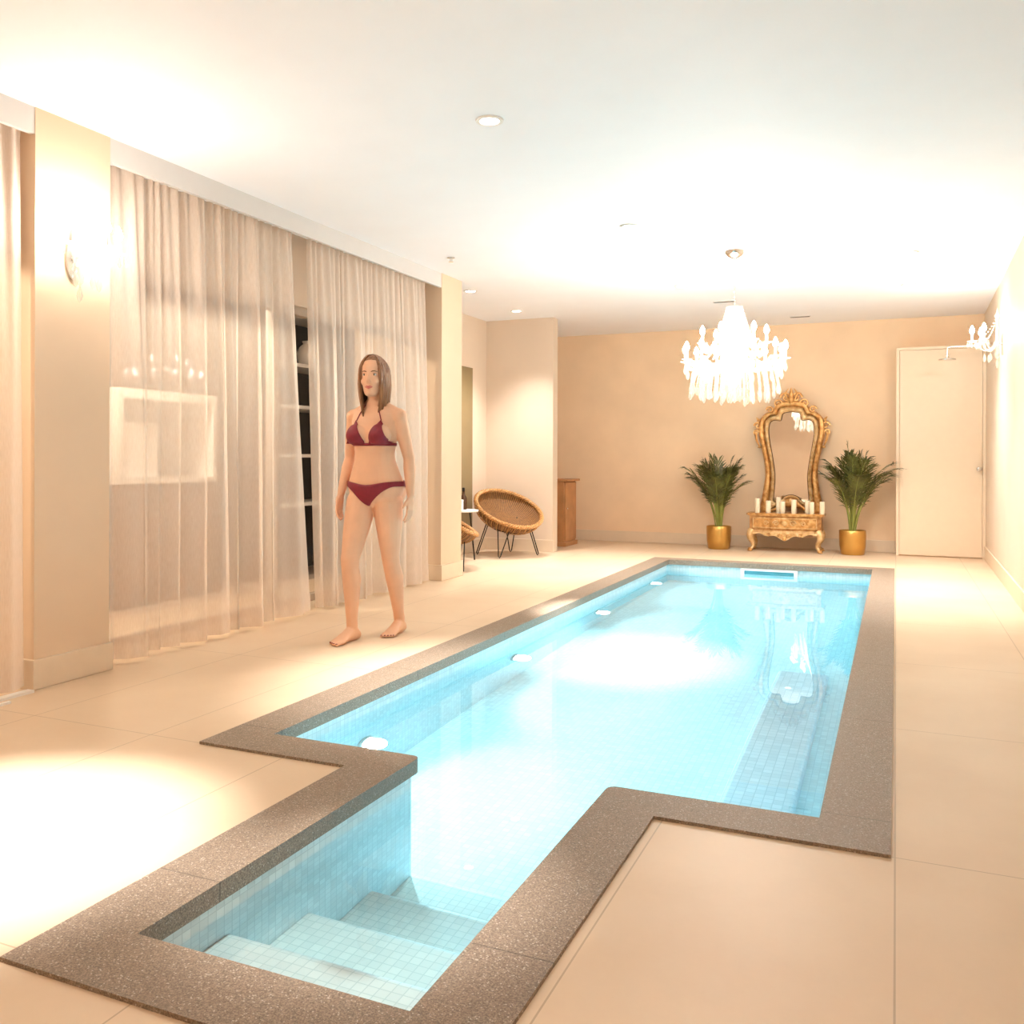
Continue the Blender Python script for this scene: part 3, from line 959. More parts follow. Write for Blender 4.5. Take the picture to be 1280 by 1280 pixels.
CT = 0.434
cand = [(-1.44, 0.165, 'cylindrical ivory candle at the far left end of the gilded chest'), (-1.32, 0.142, 'second ivory candle from the left end of the gilded chest'),
        (-1.215, 0.18, 'tall ivory candle third from the left on the gilded chest'), (-1.165, 0.135, 'fourth ivory candle from the left on the gilded chest'),
        (-1.045, 0.158, 'ivory candle just right of the middle of the gilded chest'), (-0.905, 0.148, 'third ivory candle from the right end of the gilded chest'),
        (-0.855, 0.135, 'second ivory candle from the right end of the gilded chest'), (-0.745, 0.142, 'cylindrical ivory candle at the far right end of the gilded chest')]
cd0 = None
for i, (x, hh, lab) in enumerate(cand):
    y = 10.915 + (0.05 if i in (2, 5) else 0.0)
    if cd0 is None:
        cd0 = thing('pillar_candle', lab, 'candle', (x, y, CT), 0, 'ivory candles on the chest')
        MB().lathe([(0.027, 0.0), (0.0275, 0.004), (0.0275, 0.97), (0.026, 1.0), (0.018, 0.985), (0.003, 0.975)], 18).build('wax', 'wax', cd0)
        MB().tube([(0, 0, 0.97), (0.001, 0, 1.06)], 0.0013, 5).build('wick', 'wick', cd0)
        o = cd0
    else:
        o = copy_tree(cd0)
        o.location = (x, y, CT)
        o['label'] = lab
    o.scale = (1, 1, hh)

# mirror
MX, MY = -1.105, 11.23
mr = thing('wall_mirror', 'tall ornate gilt framed mirror standing on the low chest', 'mirror', (MX, MY, CT))
def spline(pts, n=8):
    """closed catmull-rom through the points"""
    out = []
    m_ = len(pts)
    P = [Vector((p[0], p[1], 0)) for p in pts]
    for i in range(m_):
        p0, p1, p2, p3 = P[i - 1], P[i], P[(i + 1) % m_], P[(i + 2) % m_]
        for k in range(n):
            t = k / n
            q = 0.5 * ((2 * p1) + (p2 - p0) * t + (2 * p0 - 5 * p1 + 4 * p2 - p3) * t * t + (3 * p1 - p0 - 3 * p2 + p3) * t ** 3)
            out.append((q.x, q.y))
    return out
def sym(half):
    return half + [(-x, z) for x, z in half[::-1] if abs(x) > 1e-6]
# z measured from the chest top (0.434)
gin = sym([(0.0, 0.20), (0.07, 0.18), (0.12, 0.125), (0.19, 0.125), (0.185, 0.28), (0.18, 0.42), (0.20, 0.60), (0.235, 0.80), (0.25, 0.94), (0.235, 1.035), (0.19, 1.065), (0.12, 1.06), (0.105, 1.10), (0.085, 1.145), (0.0, 1.16)])
gmid = sym([(0.0, 0.165), (0.08, 0.140), (0.13, 0.085), (0.24, 0.05), (0.232, 0.26), (0.222, 0.42), (0.242, 0.60), (0.280, 0.80), (0.298, 0.94), (0.285, 1.06), (0.225, 1.115), (0.165, 1.125), (0.148, 1.16), (0.115, 1.205), (0.0, 1.22)])
gout = sym([(0.0, 0.06), (0.09, 0.045), (0.16, 0.01), (0.335, 0.0), (0.312, 0.24), (0.288, 0.42), (0.303, 0.60), (0.345, 0.80), (0.370, 0.94), (0.352, 1.07), (0.28, 1.15), (0.215, 1.17), (0.19, 1.215), (0.14, 1.27), (0.0, 1.30)])
gi, gm, go = spline(gin), spline(gmid), spline(gout)
def ring_band(name, A, B, mat, y_edge, y_mid, parent):
    rr = []
    for t, y in ((0.0, 0.02), (0.0, y_edge), (0.25, y_mid), (0.5, y_mid - 0.006), (0.75, y_mid), (1.0, y_edge), (1.0, 0.02)):
        rr.append([(a[0] + (b[0] - a[0]) * t, y, a[1] + (b[1] - a[1]) * t) for a, b in zip(A, B)])
    return MB().rings(rr, cap=False, closed=True).build(name, mat, parent)
ring_band('inner_frame', gi, gm, 'gilt_pale', -0.012, -0.030, mr)
fr_o = ring_band('outer_frame', gm, go, 'gilt', -0.010, -0.040, mr)
MB().prism([(a[0] * 1.03, a[1]) for a in gi], -0.002, 0.010, 'Y').build('mirror_glass', 'mirror', mr, smooth=False)
MB().prism([(a[0] * 0.97, 0.01 + a[1] * 0.985) for a in go], 0.012, 0.026, 'Y').build('backing', 'wood', mr, smooth=False)
m = MB()   # dark line between glass and frame
m.tube([(a[0], -0.014, a[1]) for a in gi], 0.004, 5, closed=True)
m.build('sight_edge', plain('dark_gilt', (0.12, 0.06, 0.025, 1), 0.5), mr)
m = MB()   # pierced crest
for sx in (-1, 1):
    scroll(m, sx * 0.06, -0.03, 1.325, 0.06, 0.013, 1.3, sx)
    scroll(m, sx * 0.145, -0.03, 1.255, 0.05, 0.012, 1.3, -sx)
    scroll(m, sx * 0.235, -0.03, 1.185, 0.042, 0.011, 1.3, sx)
    m.tube([(sx * 0.02, -0.02, 1.27), (sx * 0.07, -0.03, 1.37), (sx * 0.03, -0.03, 1.43)], [0.02, 0.016, 0.005], 8)
m.tube([(0, -0.02, 1.26), (0, -0.04, 1.36), (0, -0.03, 1.44)], [0.035, 0.026, 0.004], 8)
m.ball((0, -0.045, 1.30), (0.035, 0.02, 0.04))
m.build('crest', 'gilt', mr)
m = MB()   # leafy ears on the shoulders
for sx in (-1, 1):
    scroll(m, sx * 0.372, -0.02, 1.00, 0.045, 0.013, 1.2, sx)
    scroll(m, sx * 0.392, -0.02, 0.92, 0.035, 0.012, 1.2, -sx)
    m.tube([(sx * 0.40, -0.02, 0.93), (sx * 0.385, -0.02, 0.84), (sx * 0.345, -0.02, 0.74)], [0.016, 0.014, 0.006], 8)
    m.tube([(sx * 0.355, -0.02, 1.06), (sx * 0.385, -0.02, 1.10), (sx * 0.36, -0.02, 1.02)], [0.014, 0.010, 0.004], 8)
    m.tube([(sx * 0.335, -0.02, 0.755), (sx * 0.375, -0.02, 0.75)], [0.016, 0.005], 8)
m.build('shoulder_carving', 'gilt', mr)
m = MB()   # shells on the foot rail
for sx in (-1, 1):
    scroll(m, sx * 0.075, -0.03, 0.10, 0.045, 0.012, 1.3, sx)
    scroll(m, sx * 0.21, -0.03, 0.075, 0.04, 0.012, 1.3, -sx)
m.ball((0, -0.03, 0.12), (0.03, 0.018, 0.04))
m.build('foot_carving', 'gilt_pale', mr)

# ------------------------------------------------------------------ potted palms
def palm(loc, label, seed, lean, hgt):
    rg = random.Random(seed)
    r = thing('potted_palm', label, 'plant', loc, 0, 'palms beside the mirror')
    MB().lathe([(0.112, 0.0), (0.122, 0.01), (0.136, 0.10), (0.140, 0.20), (0.140, 0.262), (0.136, 0.267), (0.131, 0.262), (0.130, 0.20), (0.125, 0.19)], 32, cap=False).build('pot', 'gold_pot', r)
    MB().lathe([(0.02, -0.01), (0.131, 0.0), (0.133, 0.006), (0.08, 0.02), (0.004, 0.028)], 20, (0, 0, 0.215)).build('soil', 'soil', r)
    n = 28
    for k in range(n):
        a = 2 * PI * k / n * 2.4 + rg.uniform(-0.3, 0.3)
        sp_ = rg.uniform(0.20, 0.42) if k > 6 else rg.uniform(0.03, 0.16)
        L = hgt * rg.uniform(0.72, 1.0)
        bx, by = 0.035 * math.cos(a) * rg.random(), 0.035 * math.sin(a) * rg.random()
        out = Vector((math.cos(a) * 1.0, math.sin(a) * (0.45 if math.sin(a) > 0 else 0.75), 0))
        pts = []
        N = 16
        for i in range(N + 1):
            t = i / N
            rr = sp_ * (t ** 1.6)
            z = 0.23 + L * (t - 0.26 * sp_ / 0.4 * t ** 3.2)
            pts.append(Vector((bx, by, 0)) + out * rr + Vector((lean * t * 0.10, 0, z)))
        m = MB()
        m.tube(pts, [0.0065 * (1 - 0.8 * i / N) + 0.0006 for i in range(N + 1)], 5)
        st = m.build('frond', 'stem', r)
        m = MB()
        for i in range(int(N * 0.40), N + 1):
            for hlf in (0, 0.5):
                t = min(1, (i + hlf) / N)
                q = min(N - 1, int(t * N)); f = t * N - q
                p = pts[q].lerp(pts[q + 1], f)
                tan = (pts[q + 1] - pts[q]).normalized()
                side = tan.cross(Vector((0, 0, 1)))
                if side.length < 1e-3:
                    side = Vector((1, 0, 0))
                side.normalize()
                u = (t - 0.40) / 0.60
                ll = 0.225 * (0.55 + 0.45 * math.sin(PI * min(1, u * 0.9 + 0.12))) * rg.uniform(0.8, 1.1)
                for sg in (-1, 1):
                    d = (side * sg * (0.75 - 0.3 * u) + tan * (0.75 + 0.3 * u) + Vector((rg.uniform(-.1, .1), rg.uniform(-.1, .1), rg.uniform(-.05, .12)))).normalized()
                    nrm = d.cross(tan)
                    if nrm.length < 1e-3:
                        nrm = Vector((0, 0, 1))
                    nrm.normalize()
                    wv = d.cross(nrm).normalized() * 0.0075
                    p1 = p + d * ll * 0.5 + Vector((0, 0, -0.006))
                    p2 = p + d * ll + Vector((0, 0, -0.05 * rg.uniform(0.4, 1.3)))
                    lim = Vector(loc)
                    for pp in (p1, p2):      # leaflets bend along the wall and door instead of through them
                        pp.y = min(pp.y, 11.33 - lim.y)
                        if pp.y + lim.y > 10.99:
                            pp.x = min(pp.x, -0.03 - lim.x)
                    m.quad(p - wv * 0.4, p + wv * 0.4, p1 + wv, p1 - wv)
                    m.quad(p1 - wv, p1 + wv, p2 + wv * 0.12, p2 - wv * 0.12)
        m.build('leaflets', 'leaf', st, fixn=False, angle=180)
    return r
palm((-1.885, 10.99, 0), 'green palm in a gold pot left of the gilt mirror', 5, -0.2, 0.92)
palm((-0.435, 10.97, 0), 'green palm in a gold pot between the gilt mirror and the cream door', 12, 0.1, 1.02)

# ------------------------------------------------------------------ alcove furniture
def wicker_chair(loc, rz, label):
    """bowl opening leans towards local -y"""
    r = thing('wicker_chair', label, 'chair', loc, rz, 'wicker bowl chairs')
    R, dep = 0.37, 0.20
    T = Matrix.Translation((0, 0, 0.505)) @ Matrix.Rotation(math.radians(30), 4, 'X')
    def sph(u, v):
        a = 2 * PI * u
        q = v
        rr = R * math.sin(q * PI / 2 * 0.98) ** 0.9
        z = -dep * math.cos(q * PI / 2)
        return T @ Vector((rr * math.cos(a), rr * math.sin(a), z))
    m = MB().grid(sph, 60, 16, uv=True)
    bmesh.ops.remove_doubles(m.bm, verts=m.bm.verts[:], dist=1e-5)
    b = m.build('bowl', 'wicker', r, angle=180)
    md = b.modifiers.new('thickness', 'SOLIDIFY'); md.thickness = 0.016
    m = MB()
    for k in range(36):
        a = 2 * PI * k / 36
        m.tube([T @ Vector((R * math.sin(q * PI / 2 * 0.98) ** 0.9 * math.cos(a) * 1.02, R * math.sin(q * PI / 2 * 0.98) ** 0.9 * math.sin(a) * 1.02, -dep * math.cos(q * PI / 2) - 0.012)) for q in [0.15 + 0.85 * i / 7 for i in range(8)]], 0.005, 5)
    m.build('ribs', 'rattan', b)
    m = MB()
    for s_ in range(3):   # braided rim
        pts = []
        for i in range(150):
            a = 2 * PI * i / 150
            w = 26 * a + s_ * 2 * PI / 3
            pts.append(T @ Vector(((R + 0.016 * math.cos(w)) * math.cos(a), (R + 0.016 * math.cos(w)) * math.sin(a), 0.004 + 0.014 * math.sin(w))))
        m.tube(pts, 0.011, 5, closed=True)
    m.build('rim', 'rattan', r)
    for (fx, fy, tx, ty, sx, sy) in ((-0.26, -0.20, -0.17, -0.16, 0.05, -0.05), (0.27, -0.16, 0.17, -0.14, 0.05, 0.05), (-0.24, 0.25, -0.15, 0.15, 0.05, 0.05), (0.22, 0.27, 0.14, 0.16, 0.05, -0.05)):
        zt_ = 0.33 if fy < 0 else 0.40
        m = MB().tube([(tx - sx, ty - sy, zt_), (fx - 0.012, fy, 0.02), (fx, fy, 0.006), (fx + 0.012, fy, 0.02), (tx + sx, ty + sy, zt_)], 0.006, 7)
        m.build('leg', 'black', r)
    m = MB().tube([(0.20 * math.cos(2 * PI * k / 24), 0.20 * math.sin(2 * PI * k / 24) - 0.0, 0.300 + 0.045 * math.sin(2 * PI * k / 24)) for k in range(24)], 0.006, 7, closed=True)
    m.build('support_ring', 'black', r)
    return r
wicker_chair((-3.80, 9.20, 0), math.radians(58), 'round wicker bowl chair on black hairpin legs in the alcove')
c2 = wicker_chair((-3.925, 7.86, 0), math.radians(115), 'wicker bowl chair mostly hidden behind the second pillar')

t = thing('side_table', 'small round white topped side table between the two wicker chairs', 'table', (-4.07, 8.55, 0))
MB().lathe([(0.004, 0.500), (0.185, 0.500), (0.19, 0.506), (0.19, 0.514), (0.185, 0.52), (0.004, 0.52)], 32).build('table_top', 'white', t)
for k in range(3):
    a = 2 * PI * k / 3 + 0.5
    MB().tube([(0.10 * math.cos(a), 0.10 * math.sin(a), 0.50), (0.15 * math.cos(a), 0.15 * math.sin(a), 0.005)], 0.008, 8).build('leg', 'black', t)
cc = thing('white_canister', 'small white canister on the side table', 'canister', (-4.03, 8.46, 0.52))
MB().lathe([(0.034, 0.0), (0.036, 0.003), (0.036, 0.085), (0.034, 0.088)], 20).build('canister_body', 'white', cc)
MB().lathe([(0.037, 0.088), (0.037, 0.104), (0.03, 0.108), (0.003, 0.108)], 20).build('lid', 'white', cc)
bt = thing('brown_bottle', 'brown glass bottle on the side table behind the white canister', 'bottle', (-4.055, 8.60, 0.52))
MB().lathe([(0.03, 0), (0.034, 0.004), (0.034, 0.11), (0.03, 0.13), (0.014, 0.155), (0.012, 0.19), (0.012, 0.192)], 20).build('bottle_body', 'brown_glass', bt)
MB().lathe([(0.015, 0.188), (0.015, 0.222), (0.012, 0.225), (0.002, 0.225)], 16).build('cap', 'black', bt)

cb = thing('wood_cabinet', 'narrow reddish wooden cabinet behind the alcove corner', 'cabinet', (-3.85, 10.62, 0))
MB().box(-0.26, -0.22, 0.05, 0.26, 0.22, 0.775, 0.003).build('carcass', 'wood', cb, smooth=False)
MB().box(-0.28, -0.24, 0.775, 0.31, 0.24, 0.80, 0.004).build('cabinet_top', 'wood', cb, smooth=False)
MB().box(-0.27, -0.23, 0.0, 0.285, 0.23, 0.05, 0.004).build('plinth', 'wood', cb, smooth=False)
dd = MB().box(0.26, -0.20, 0.07, 0.275, 0.20, 0.76, 0.002).build('door', 'wood', cb, smooth=False)
MB().ball((0.285, -0.16, 0.45), 0.011).build('knob', 'chrome', dd)

# ------------------------------------------------------------------ beyond the glass
bx = thing('white_cabinet', 'white open cupboard seen dimly through the widest sheer curtain', 'cabinet', (-5.1, 5.25, 0))
m = MB()
m.box(-0.25, -0.50, 0.86, 0.25, 0.50, 0.90).box(-0.25, -0.50, 1.46, 0.25, 0.50, 1.53)
m.box(-0.25, -0.50, 0.90, -0.22, 0.50, 1.46).box(-0.22, -0.50, 0.90, 0.25, -0.46, 1.46).box(-0.22, 0.46, 0.90, 0.25, 0.50, 1.46)
m.build('carcass', 'white', bx, smooth=False)
MB().box(-0.24, -0.48, 0.0, 0.22, 0.48, 0.858).build('base_unit', plain('brown_front', (0.20, 0.11, 0.07, 1), 0.5), bx, smooth=False)
MB().box(-0.21, -0.455, 0.905, 0.18, -0.06, 1.30, 0.01).build('inner_box', 'white', bx, smooth=False)
sf = thing('dark_bookcase', 'dark shelf unit with white rims visible in the gap between the curtains', 'shelf', (-5.0, 7.0, 0))
m = MB()
m.box(-0.2, -0.55, 0.0, -0.17, 0.55, 2.45)
for yy in (-0.55, 0.52):
    m.box(-0.17, yy, 0.0, 0.2, yy + 0.03, 2.45)
m.build('carcass', 'darkgap', sf, smooth=False)
for z in (0.62, 1.05, 1.48, 1.85, 2.30):
    MB().box(-0.165, -0.515, z, 0.205, 0.515, z + 0.03).build('shelf', 'white', sf, smooth=False)
vs = thing('white_vase', 'round white vase on the dark shelf between the curtains', 'vase', (-4.92, 7.08, 1.88))
MB().lathe([(0.05, 0), (0.09, 0.04), (0.11, 0.11), (0.08, 0.18), (0.045, 0.21), (0.055, 0.235), (0.048, 0.233), (0.038, 0.21), (0.02, 0.10)], 24).build('vase_body', 'white', vs)
sb = thing('leafy_shrub', 'leafy green shrub outside the window at the left edge', 'plant', (-4.7, 3.72, -0.012))
rg = random.Random(4)
MB().lathe([(0.13, 0), (0.16, 0.3), (0.15, 0.31), (0.14, 0.28), (0.004, 0.27)], 20).build('pot', 'darkgap', sb)
m = MB()
for k in range(9):
    a = rg.uniform(0, 2 * PI); q = rg.uniform(0.05, 0.28)
    m.tube([(0, 0, 0.25), (q * 0.4 * math.cos(a), q * 0.4 * math.sin(a), 0.7), (q * math.cos(a), q * math.sin(a), rg.uniform(0.9, 1.35))], [0.009, 0.007, 0.003], 5)
m.build('stems', 'stem', sb)
m = MB()
for k in range(420):
    a = rg.uniform(0, 2 * PI); q = 0.34 * math.sqrt(rg.random()); z = rg.uniform(0.45, 1.40)
    p = Vector((q * math.cos(a), q * math.sin(a), z))
    d = Vector((rg.uniform(-1, 1), rg.uniform(-1, 1), rg.uniform(-0.6, 0.8))).normalized() * 0.07
    w = d.orthogonal().normalized() * 0.018
    m.quad(p, p + d * 0.5 + w, p + d, p + d * 0.5 - w)
m.build('leaves', plain('shrub_leaf', (0.16, 0.26, 0.06, 1), 0.5, var=0.3), sb, fixn=False)
L = bpy.data.lights.new('beyond_fill', 'POINT'); L.energy = 115; L.color = (1, 0.86, 0.66); L.shadow_soft_size = 0.10  # added fill without a fixture, brightens what shows through the curtains
o = bpy.data.objects.new('beyond_fill', L); COL.objects.link(o); o.location = (-4.6, 4.4, 2.45)
L2 = L.copy(); L2.energy = 110  # another added fill, for the left curtain and the shrub
o = bpy.data.objects.new('beyond_fill', L2); COL.objects.link(o); o.location = (-4.7, 1.8, 2.45)

# ------------------------------------------------------------------ the woman
PO = (-2.775, 4.67, 0.0)
wm = thing('person', 'woman in a burgundy bikini walking barefoot beside the pool', 'person', PO, 0)
def ell(z, cx, cy, rx, ry, n=28, sq=2.3):
    out = []
    for k in range(n):
        a = 2 * PI * k / n
        c_, s_ = math.cos(a), math.sin(a)
        f = (abs(c_) ** sq + abs(s_) ** sq) ** (-1 / sq)
        out.append((cx + rx * f * c_, cy + ry * f * s_, z))
    return out
core = MB()
core.rings([ell(*t_) for t_ in [(0.765, 0, 0.005, 0.05, 0.05), (0.79, 0, 0.008, 0.120, 0.085), (0.83, 0, 0.012, 0.160, 0.108), (0.875, 0, 0.015, 0.172, 0.116), (0.92, 0, 0.012, 0.166, 0.108), (0.97, 0, 0.006, 0.148, 0.096),
    (1.03, 0, 0.0, 0.126, 0.085), (1.08, 0, -0.002, 0.122, 0.082), (1.14, 0, 0.0, 0.132, 0.090), (1.20, 0, 0.004, 0.144, 0.096), (1.26, 0, 0.008, 0.148, 0.090), (1.305, 0, 0.012, 0.145, 0.076), (1.335, 0, 0.014, 0.118, 0.062), (1.358, 0, 0.014, 0.070, 0.052), (1.385, 0, 0.008, 0.052, 0.050)]])
for sx in (-1, 1):
    core.ball((sx * 0.072, -0.070, 1.180), (0.068, 0.058, 0.064), 20, 14)
    core.ball((sx * 0.075, 0.085, 0.855), (0.085, 0.068, 0.085), 20, 14)
legs_def = [   # hip, knee, ankle, heel->toe yaw
    (-1, (-0.082, -0.010, 0.80), (-0.075, -0.150, 0.465), (-0.062, -0.145, 0.085)),
    (1, (0.082, 0.010, 0.80), (0.078, 0.050, 0.465), (0.062, 0.185, 0.090)),
]
for sx, hp, kn, an in legs_def:
    hp, kn, an = Vector(hp), Vector(kn), Vector(an)
    back = Vector((0, 0.012, 0))
    core.tube([hp + Vector((0, 0, 0.05)), hp, hp.lerp(kn, 0.3), hp.lerp(kn, 0.65), hp.lerp(kn, 0.92), kn, kn.lerp(an, 0.12), kn.lerp(an, 0.32) + back, kn.lerp(an, 0.6) + back * 0.5, kn.lerp(an, 0.88), an],
              [0.070, 0.088, 0.083, 0.069, 0.056, 0.054, 0.051, 0.054, 0.043, 0.033, 0.033], 18)
body = MB()
# copy of the core goes into the body; the core itself stays as the surface the bikini is fitted to
me_core = bpy.data.meshes.new('core_tmp')
core.bm.to_mesh(me_core)
bvh = BVHTree.FromBMesh(core.bm)
body.bm.from_mesh(me_core)
bpy.data.meshes.remove(me_core)
# feet with toes
for sx, hp, kn, an in legs_def:
    ax, ay = an[0], an[1]
    toe_out = sx * 0.12
    def fp(s, lx, z):   # s metres ahead of the ankle (towards -y), lx sideways
        return (ax + lx + toe_out * s * 0.6, ay - s, z)
    rings_ = []
    for s, w, zt_, zb in ((-0.058, 0.018, 0.040, 0.012), (-0.05, 0.028, 0.058, 0.004), (-0.02, 0.033, 0.090, 0.001), (0.02, 0.033, 0.092, 0.002), (0.06, 0.035, 0.068, 0.004), (0.10, 0.041, 0.048, 0.002), (0.135, 0.043, 0.034, 0.001), (0.155, 0.038, 0.025, 0.002)):
        rings_.append([fp(s, w * math.cos(2 * PI * k / 14), (zt_ + zb) / 2 + (zt_ - zb) / 2 * math.sin(2 * PI * k / 14)) for k in range(14)])
    body.rings(rings_)
    body.tube([an, (ax, ay, 0.05)], [0.033, 0.03], 14)
    for q, (lx, ln, rr) in enumerate(((-0.028, 0.058, 0.0125), (-0.008, 0.055, 0.0095), (0.009, 0.047, 0.009), (0.024, 0.038, 0.0085), (0.036, 0.028, 0.008))):
        lx *= sx
        body.tube([fp(0.125, lx, 0.016), fp(0.125 + ln * 0.5, lx, 0.017), fp(0.125 + ln, lx, 0.011)], [rr * 1.05, rr, rr * 0.85], 8)
        body.ball(fp(0.125 + ln, lx, 0.0105), rr * 0.9, 8, 6)
# arms and hands
arm_def = [(-1, (-0.150, 0.014, 1.298), (-0.196, 0.040, 1.045), (-0.215, -0.030, 0.835), Vector((-0.02, -0.20, -1))),
           (1, (0.150, 0.014, 1.298), (0.196, 0.055, 1.045), (0.218, 0.035, 0.830), Vector((0.02, -0.12, -1)))]
for sx, sh_, el, wr, hd in arm_def:
    sh_, el, wr = Vector(sh_), Vector(el), Vector(wr)
    body.ball(sh_ + Vector((sx * 0.002, 0, -0.010)), (0.047, 0.048, 0.050), 14, 10)
    body.tube([(sx * 0.025, 0.012, 1.385), (sx * 0.07, 0.016, 1.345), (sx * 0.135, 0.014, 1.305)], [0.028, 0.030, 0.036], 12)
    body.tube([Vector((sx * 0.11, 0.014, 1.312)), sh_, sh_.lerp(el, 0.3), sh_.lerp(el, 0.7), el, el.lerp(wr, 0.25), el.lerp(wr, 0.65), wr],
              [0.040, 0.047, 0.043, 0.038, 0.033, 0.036, 0.029, 0.022], 14)
    hd.normalize()
    fwd = Vector((0, -1, 0)); fwd = (fwd - hd * fwd.dot(hd)).normalized()      # thumb side
    pal = Vector((-sx, 0, 0))                                                   # palm faces the thigh
    palm_c = wr + hd * 0.045
    body.tube([wr - hd * 0.01, wr + hd * 0.02, wr + hd * 0.06, wr + hd * 0.085], [(0.020, 0.016), (0.030, 0.015), (0.036, 0.014), (0.034, 0.012)], 12) if False else None
    rr_ = []
    for s, w, th in ((-0.012, 0.021, 0.018), (0.015, 0.028, 0.016), (0.05, 0.037, 0.015), (0.085, 0.036, 0.012), (0.092, 0.030, 0.008)):
        rr_.append([wr + hd * s + fwd * (w * math.cos(2 * PI * k / 14)) + pal * (th * math.sin(2 * PI * k / 14)) for k in range(14)])
    body.rings(rr_)
    for (off, ln) in ((0.027, 0.068), (0.009, 0.076), (-0.009, 0.070), (-0.026, 0.056)):
        b0 = wr + hd * 0.075 + fwd * off
        k1 = b0 + (hd + pal * 0.12).normalized() * ln * 0.5
        k2 = k1 + (hd + pal * 0.40).normalized() * ln * 0.35
        k3 = k2 + (hd + pal * 0.75).normalized() * ln * 0.28
        body.tube([b0, k1, k2, k3], [0.0088, 0.0082, 0.0076, 0.0062], 8)
        body.ball(k3, 0.006, 8, 6)
    b0 = wr + hd * 0.022 + fwd * 0.022
    t1 = b0 + (hd * 0.75 + fwd * 0.65 + pal * 0.25).normalized() * 0.035
    t2 = t1 + (hd * 0.95 + fwd * 0.25 + pal * 0.3).normalized() * 0.028
    body.tube([b0, t1, t2], [0.012, 0.0095, 0.0075], 8)
    body.ball(t2, 0.0073, 8, 6)
# neck and head, turned a little to her right
HC = Vector((0.0, -0.012, 1.523))
HT = Matrix.Translation(HC) @ Matrix.Rotation(math.radians(10), 4, 'Z')
body.tube([(0, 0.014, 1.33), (0, 0.006, 1.39), (0, -0.004, 1.45)], [0.058, 0.047, 0.048], 16)
def hp_(x, y, z): return tuple(HT @ Vector((x, y, z)))
hr = []
for z, w, yf, yb in ((-0.118, 0.022, -0.078, -0.035), (-0.108, 0.036, -0.088, -0.01), (-0.085, 0.050, -0.091, 0.03), (-0.055, 0.060, -0.091, 0.065), (-0.02, 0.067, -0.092, 0.086), (0.02, 0.071, -0.092, 0.094), (0.055, 0.069, -0.088, 0.092), (0.085, 0.058, -0.072, 0.078), (0.105, 0.040, -0.046, 0.054), (0.116, 0.016, -0.018, 0.022)):
    hr.append([hp_(w * math.cos(2 * PI * k / 22), (yf + yb) / 2 + (yb - yf) / 2 * math.sin(2 * PI * k / 22), z) for k in range(22)])
body.rings(hr)
body.tube([hp_(0, -0.088, 0.012), hp_(0, -0.097, -0.015), hp_(0, -0.104, -0.036)], [0.0065, 0.0075, 0.0095], 8)
for sx in (-1, 1):
    body.ball(hp_(sx * 0.0085, -0.095, -0.038), (0.0075, 0.009, 0.006), 8, 6)
    body.ball(hp_(sx * 0.071, 0.012, -0.010), (0.009, 0.020, 0.030), 10, 8)
    body.ball(hp_(sx * 0.034, -0.058, -0.034), (0.026, 0.024, 0.024), 10, 8)
body.ball(hp_(0, -0.080, -0.098), (0.020, 0.014, 0.014), 10, 8)
bo = body.build('body', 'skin', wm, angle=180)
for typ, kw in (('REMESH', dict(mode='VOXEL', voxel_size=0.0048, use_smooth_shade=True)), ('SMOOTH', dict(factor=0.5, iterations=4))):
    md = bo.modifiers.new(typ.lower(), typ)
    for k, v in kw.items():
        setattr(md, k, v)
dg_ = bpy.context.evaluated_depsgraph_get()
me2 = bpy.data.meshes.new_from_object(bo.evaluated_get(dg_))
bo.modifiers.clear()
bo.data = me2
me2.name = 'body'
me2.shade_smooth()
# face
for sx in (-1, 1):
    e = MB().ball(hp_(sx * 0.030, -0.0755, 0.004), (0.0125, 0.0090, 0.0068), 12, 8).build('eye', 'eye', wm)
    MB().ball(hp_(sx * 0.030, -0.0818, 0.004), (0.0054, 0.0038, 0.0054), 10, 8).build('iris', 'iris', e)
    MB().tube([hp_(sx * 0.014, -0.0895, 0.021), hp_(sx * 0.024, -0.0885, 0.0245), hp_(sx * 0.034, -0.084, 0.0255), hp_(sx * 0.048, -0.0725, 0.021)], [(0.0022, 0.0015), (0.0028, 0.0018), (0.0024, 0.0016), (0.001, 0.001)], 6).build('eyebrow', 'brow', wm)
    MB().tube([hp_(sx * 0.017, -0.0835, 0.0055), hp_(sx * 0.024, -0.0842, 0.0105), hp_(sx * 0.033, -0.0825, 0.0112), hp_(sx * 0.043, -0.075, 0.006)], [0.0008, 0.0017, 0.0017, 0.0008], 6).build('eyelash', 'brow', wm)
m = MB()
m.tube([hp_(-0.024, -0.088, -0.067), hp_(-0.010, -0.0955, -0.063), hp_(0, -0.096, -0.065), hp_(0.010, -0.0955, -0.063), hp_(0.024, -0.088, -0.067)], [0.001, 0.004, 0.0042, 0.004, 0.001], 8)
m.tube([hp_(-0.022, -0.088, -0.069), hp_(0, -0.095, -0.0735), hp_(0.022, -0.088, -0.069)], [0.001, 0.0055, 0.001], 8)
m.build('lips', 'lip', wm)
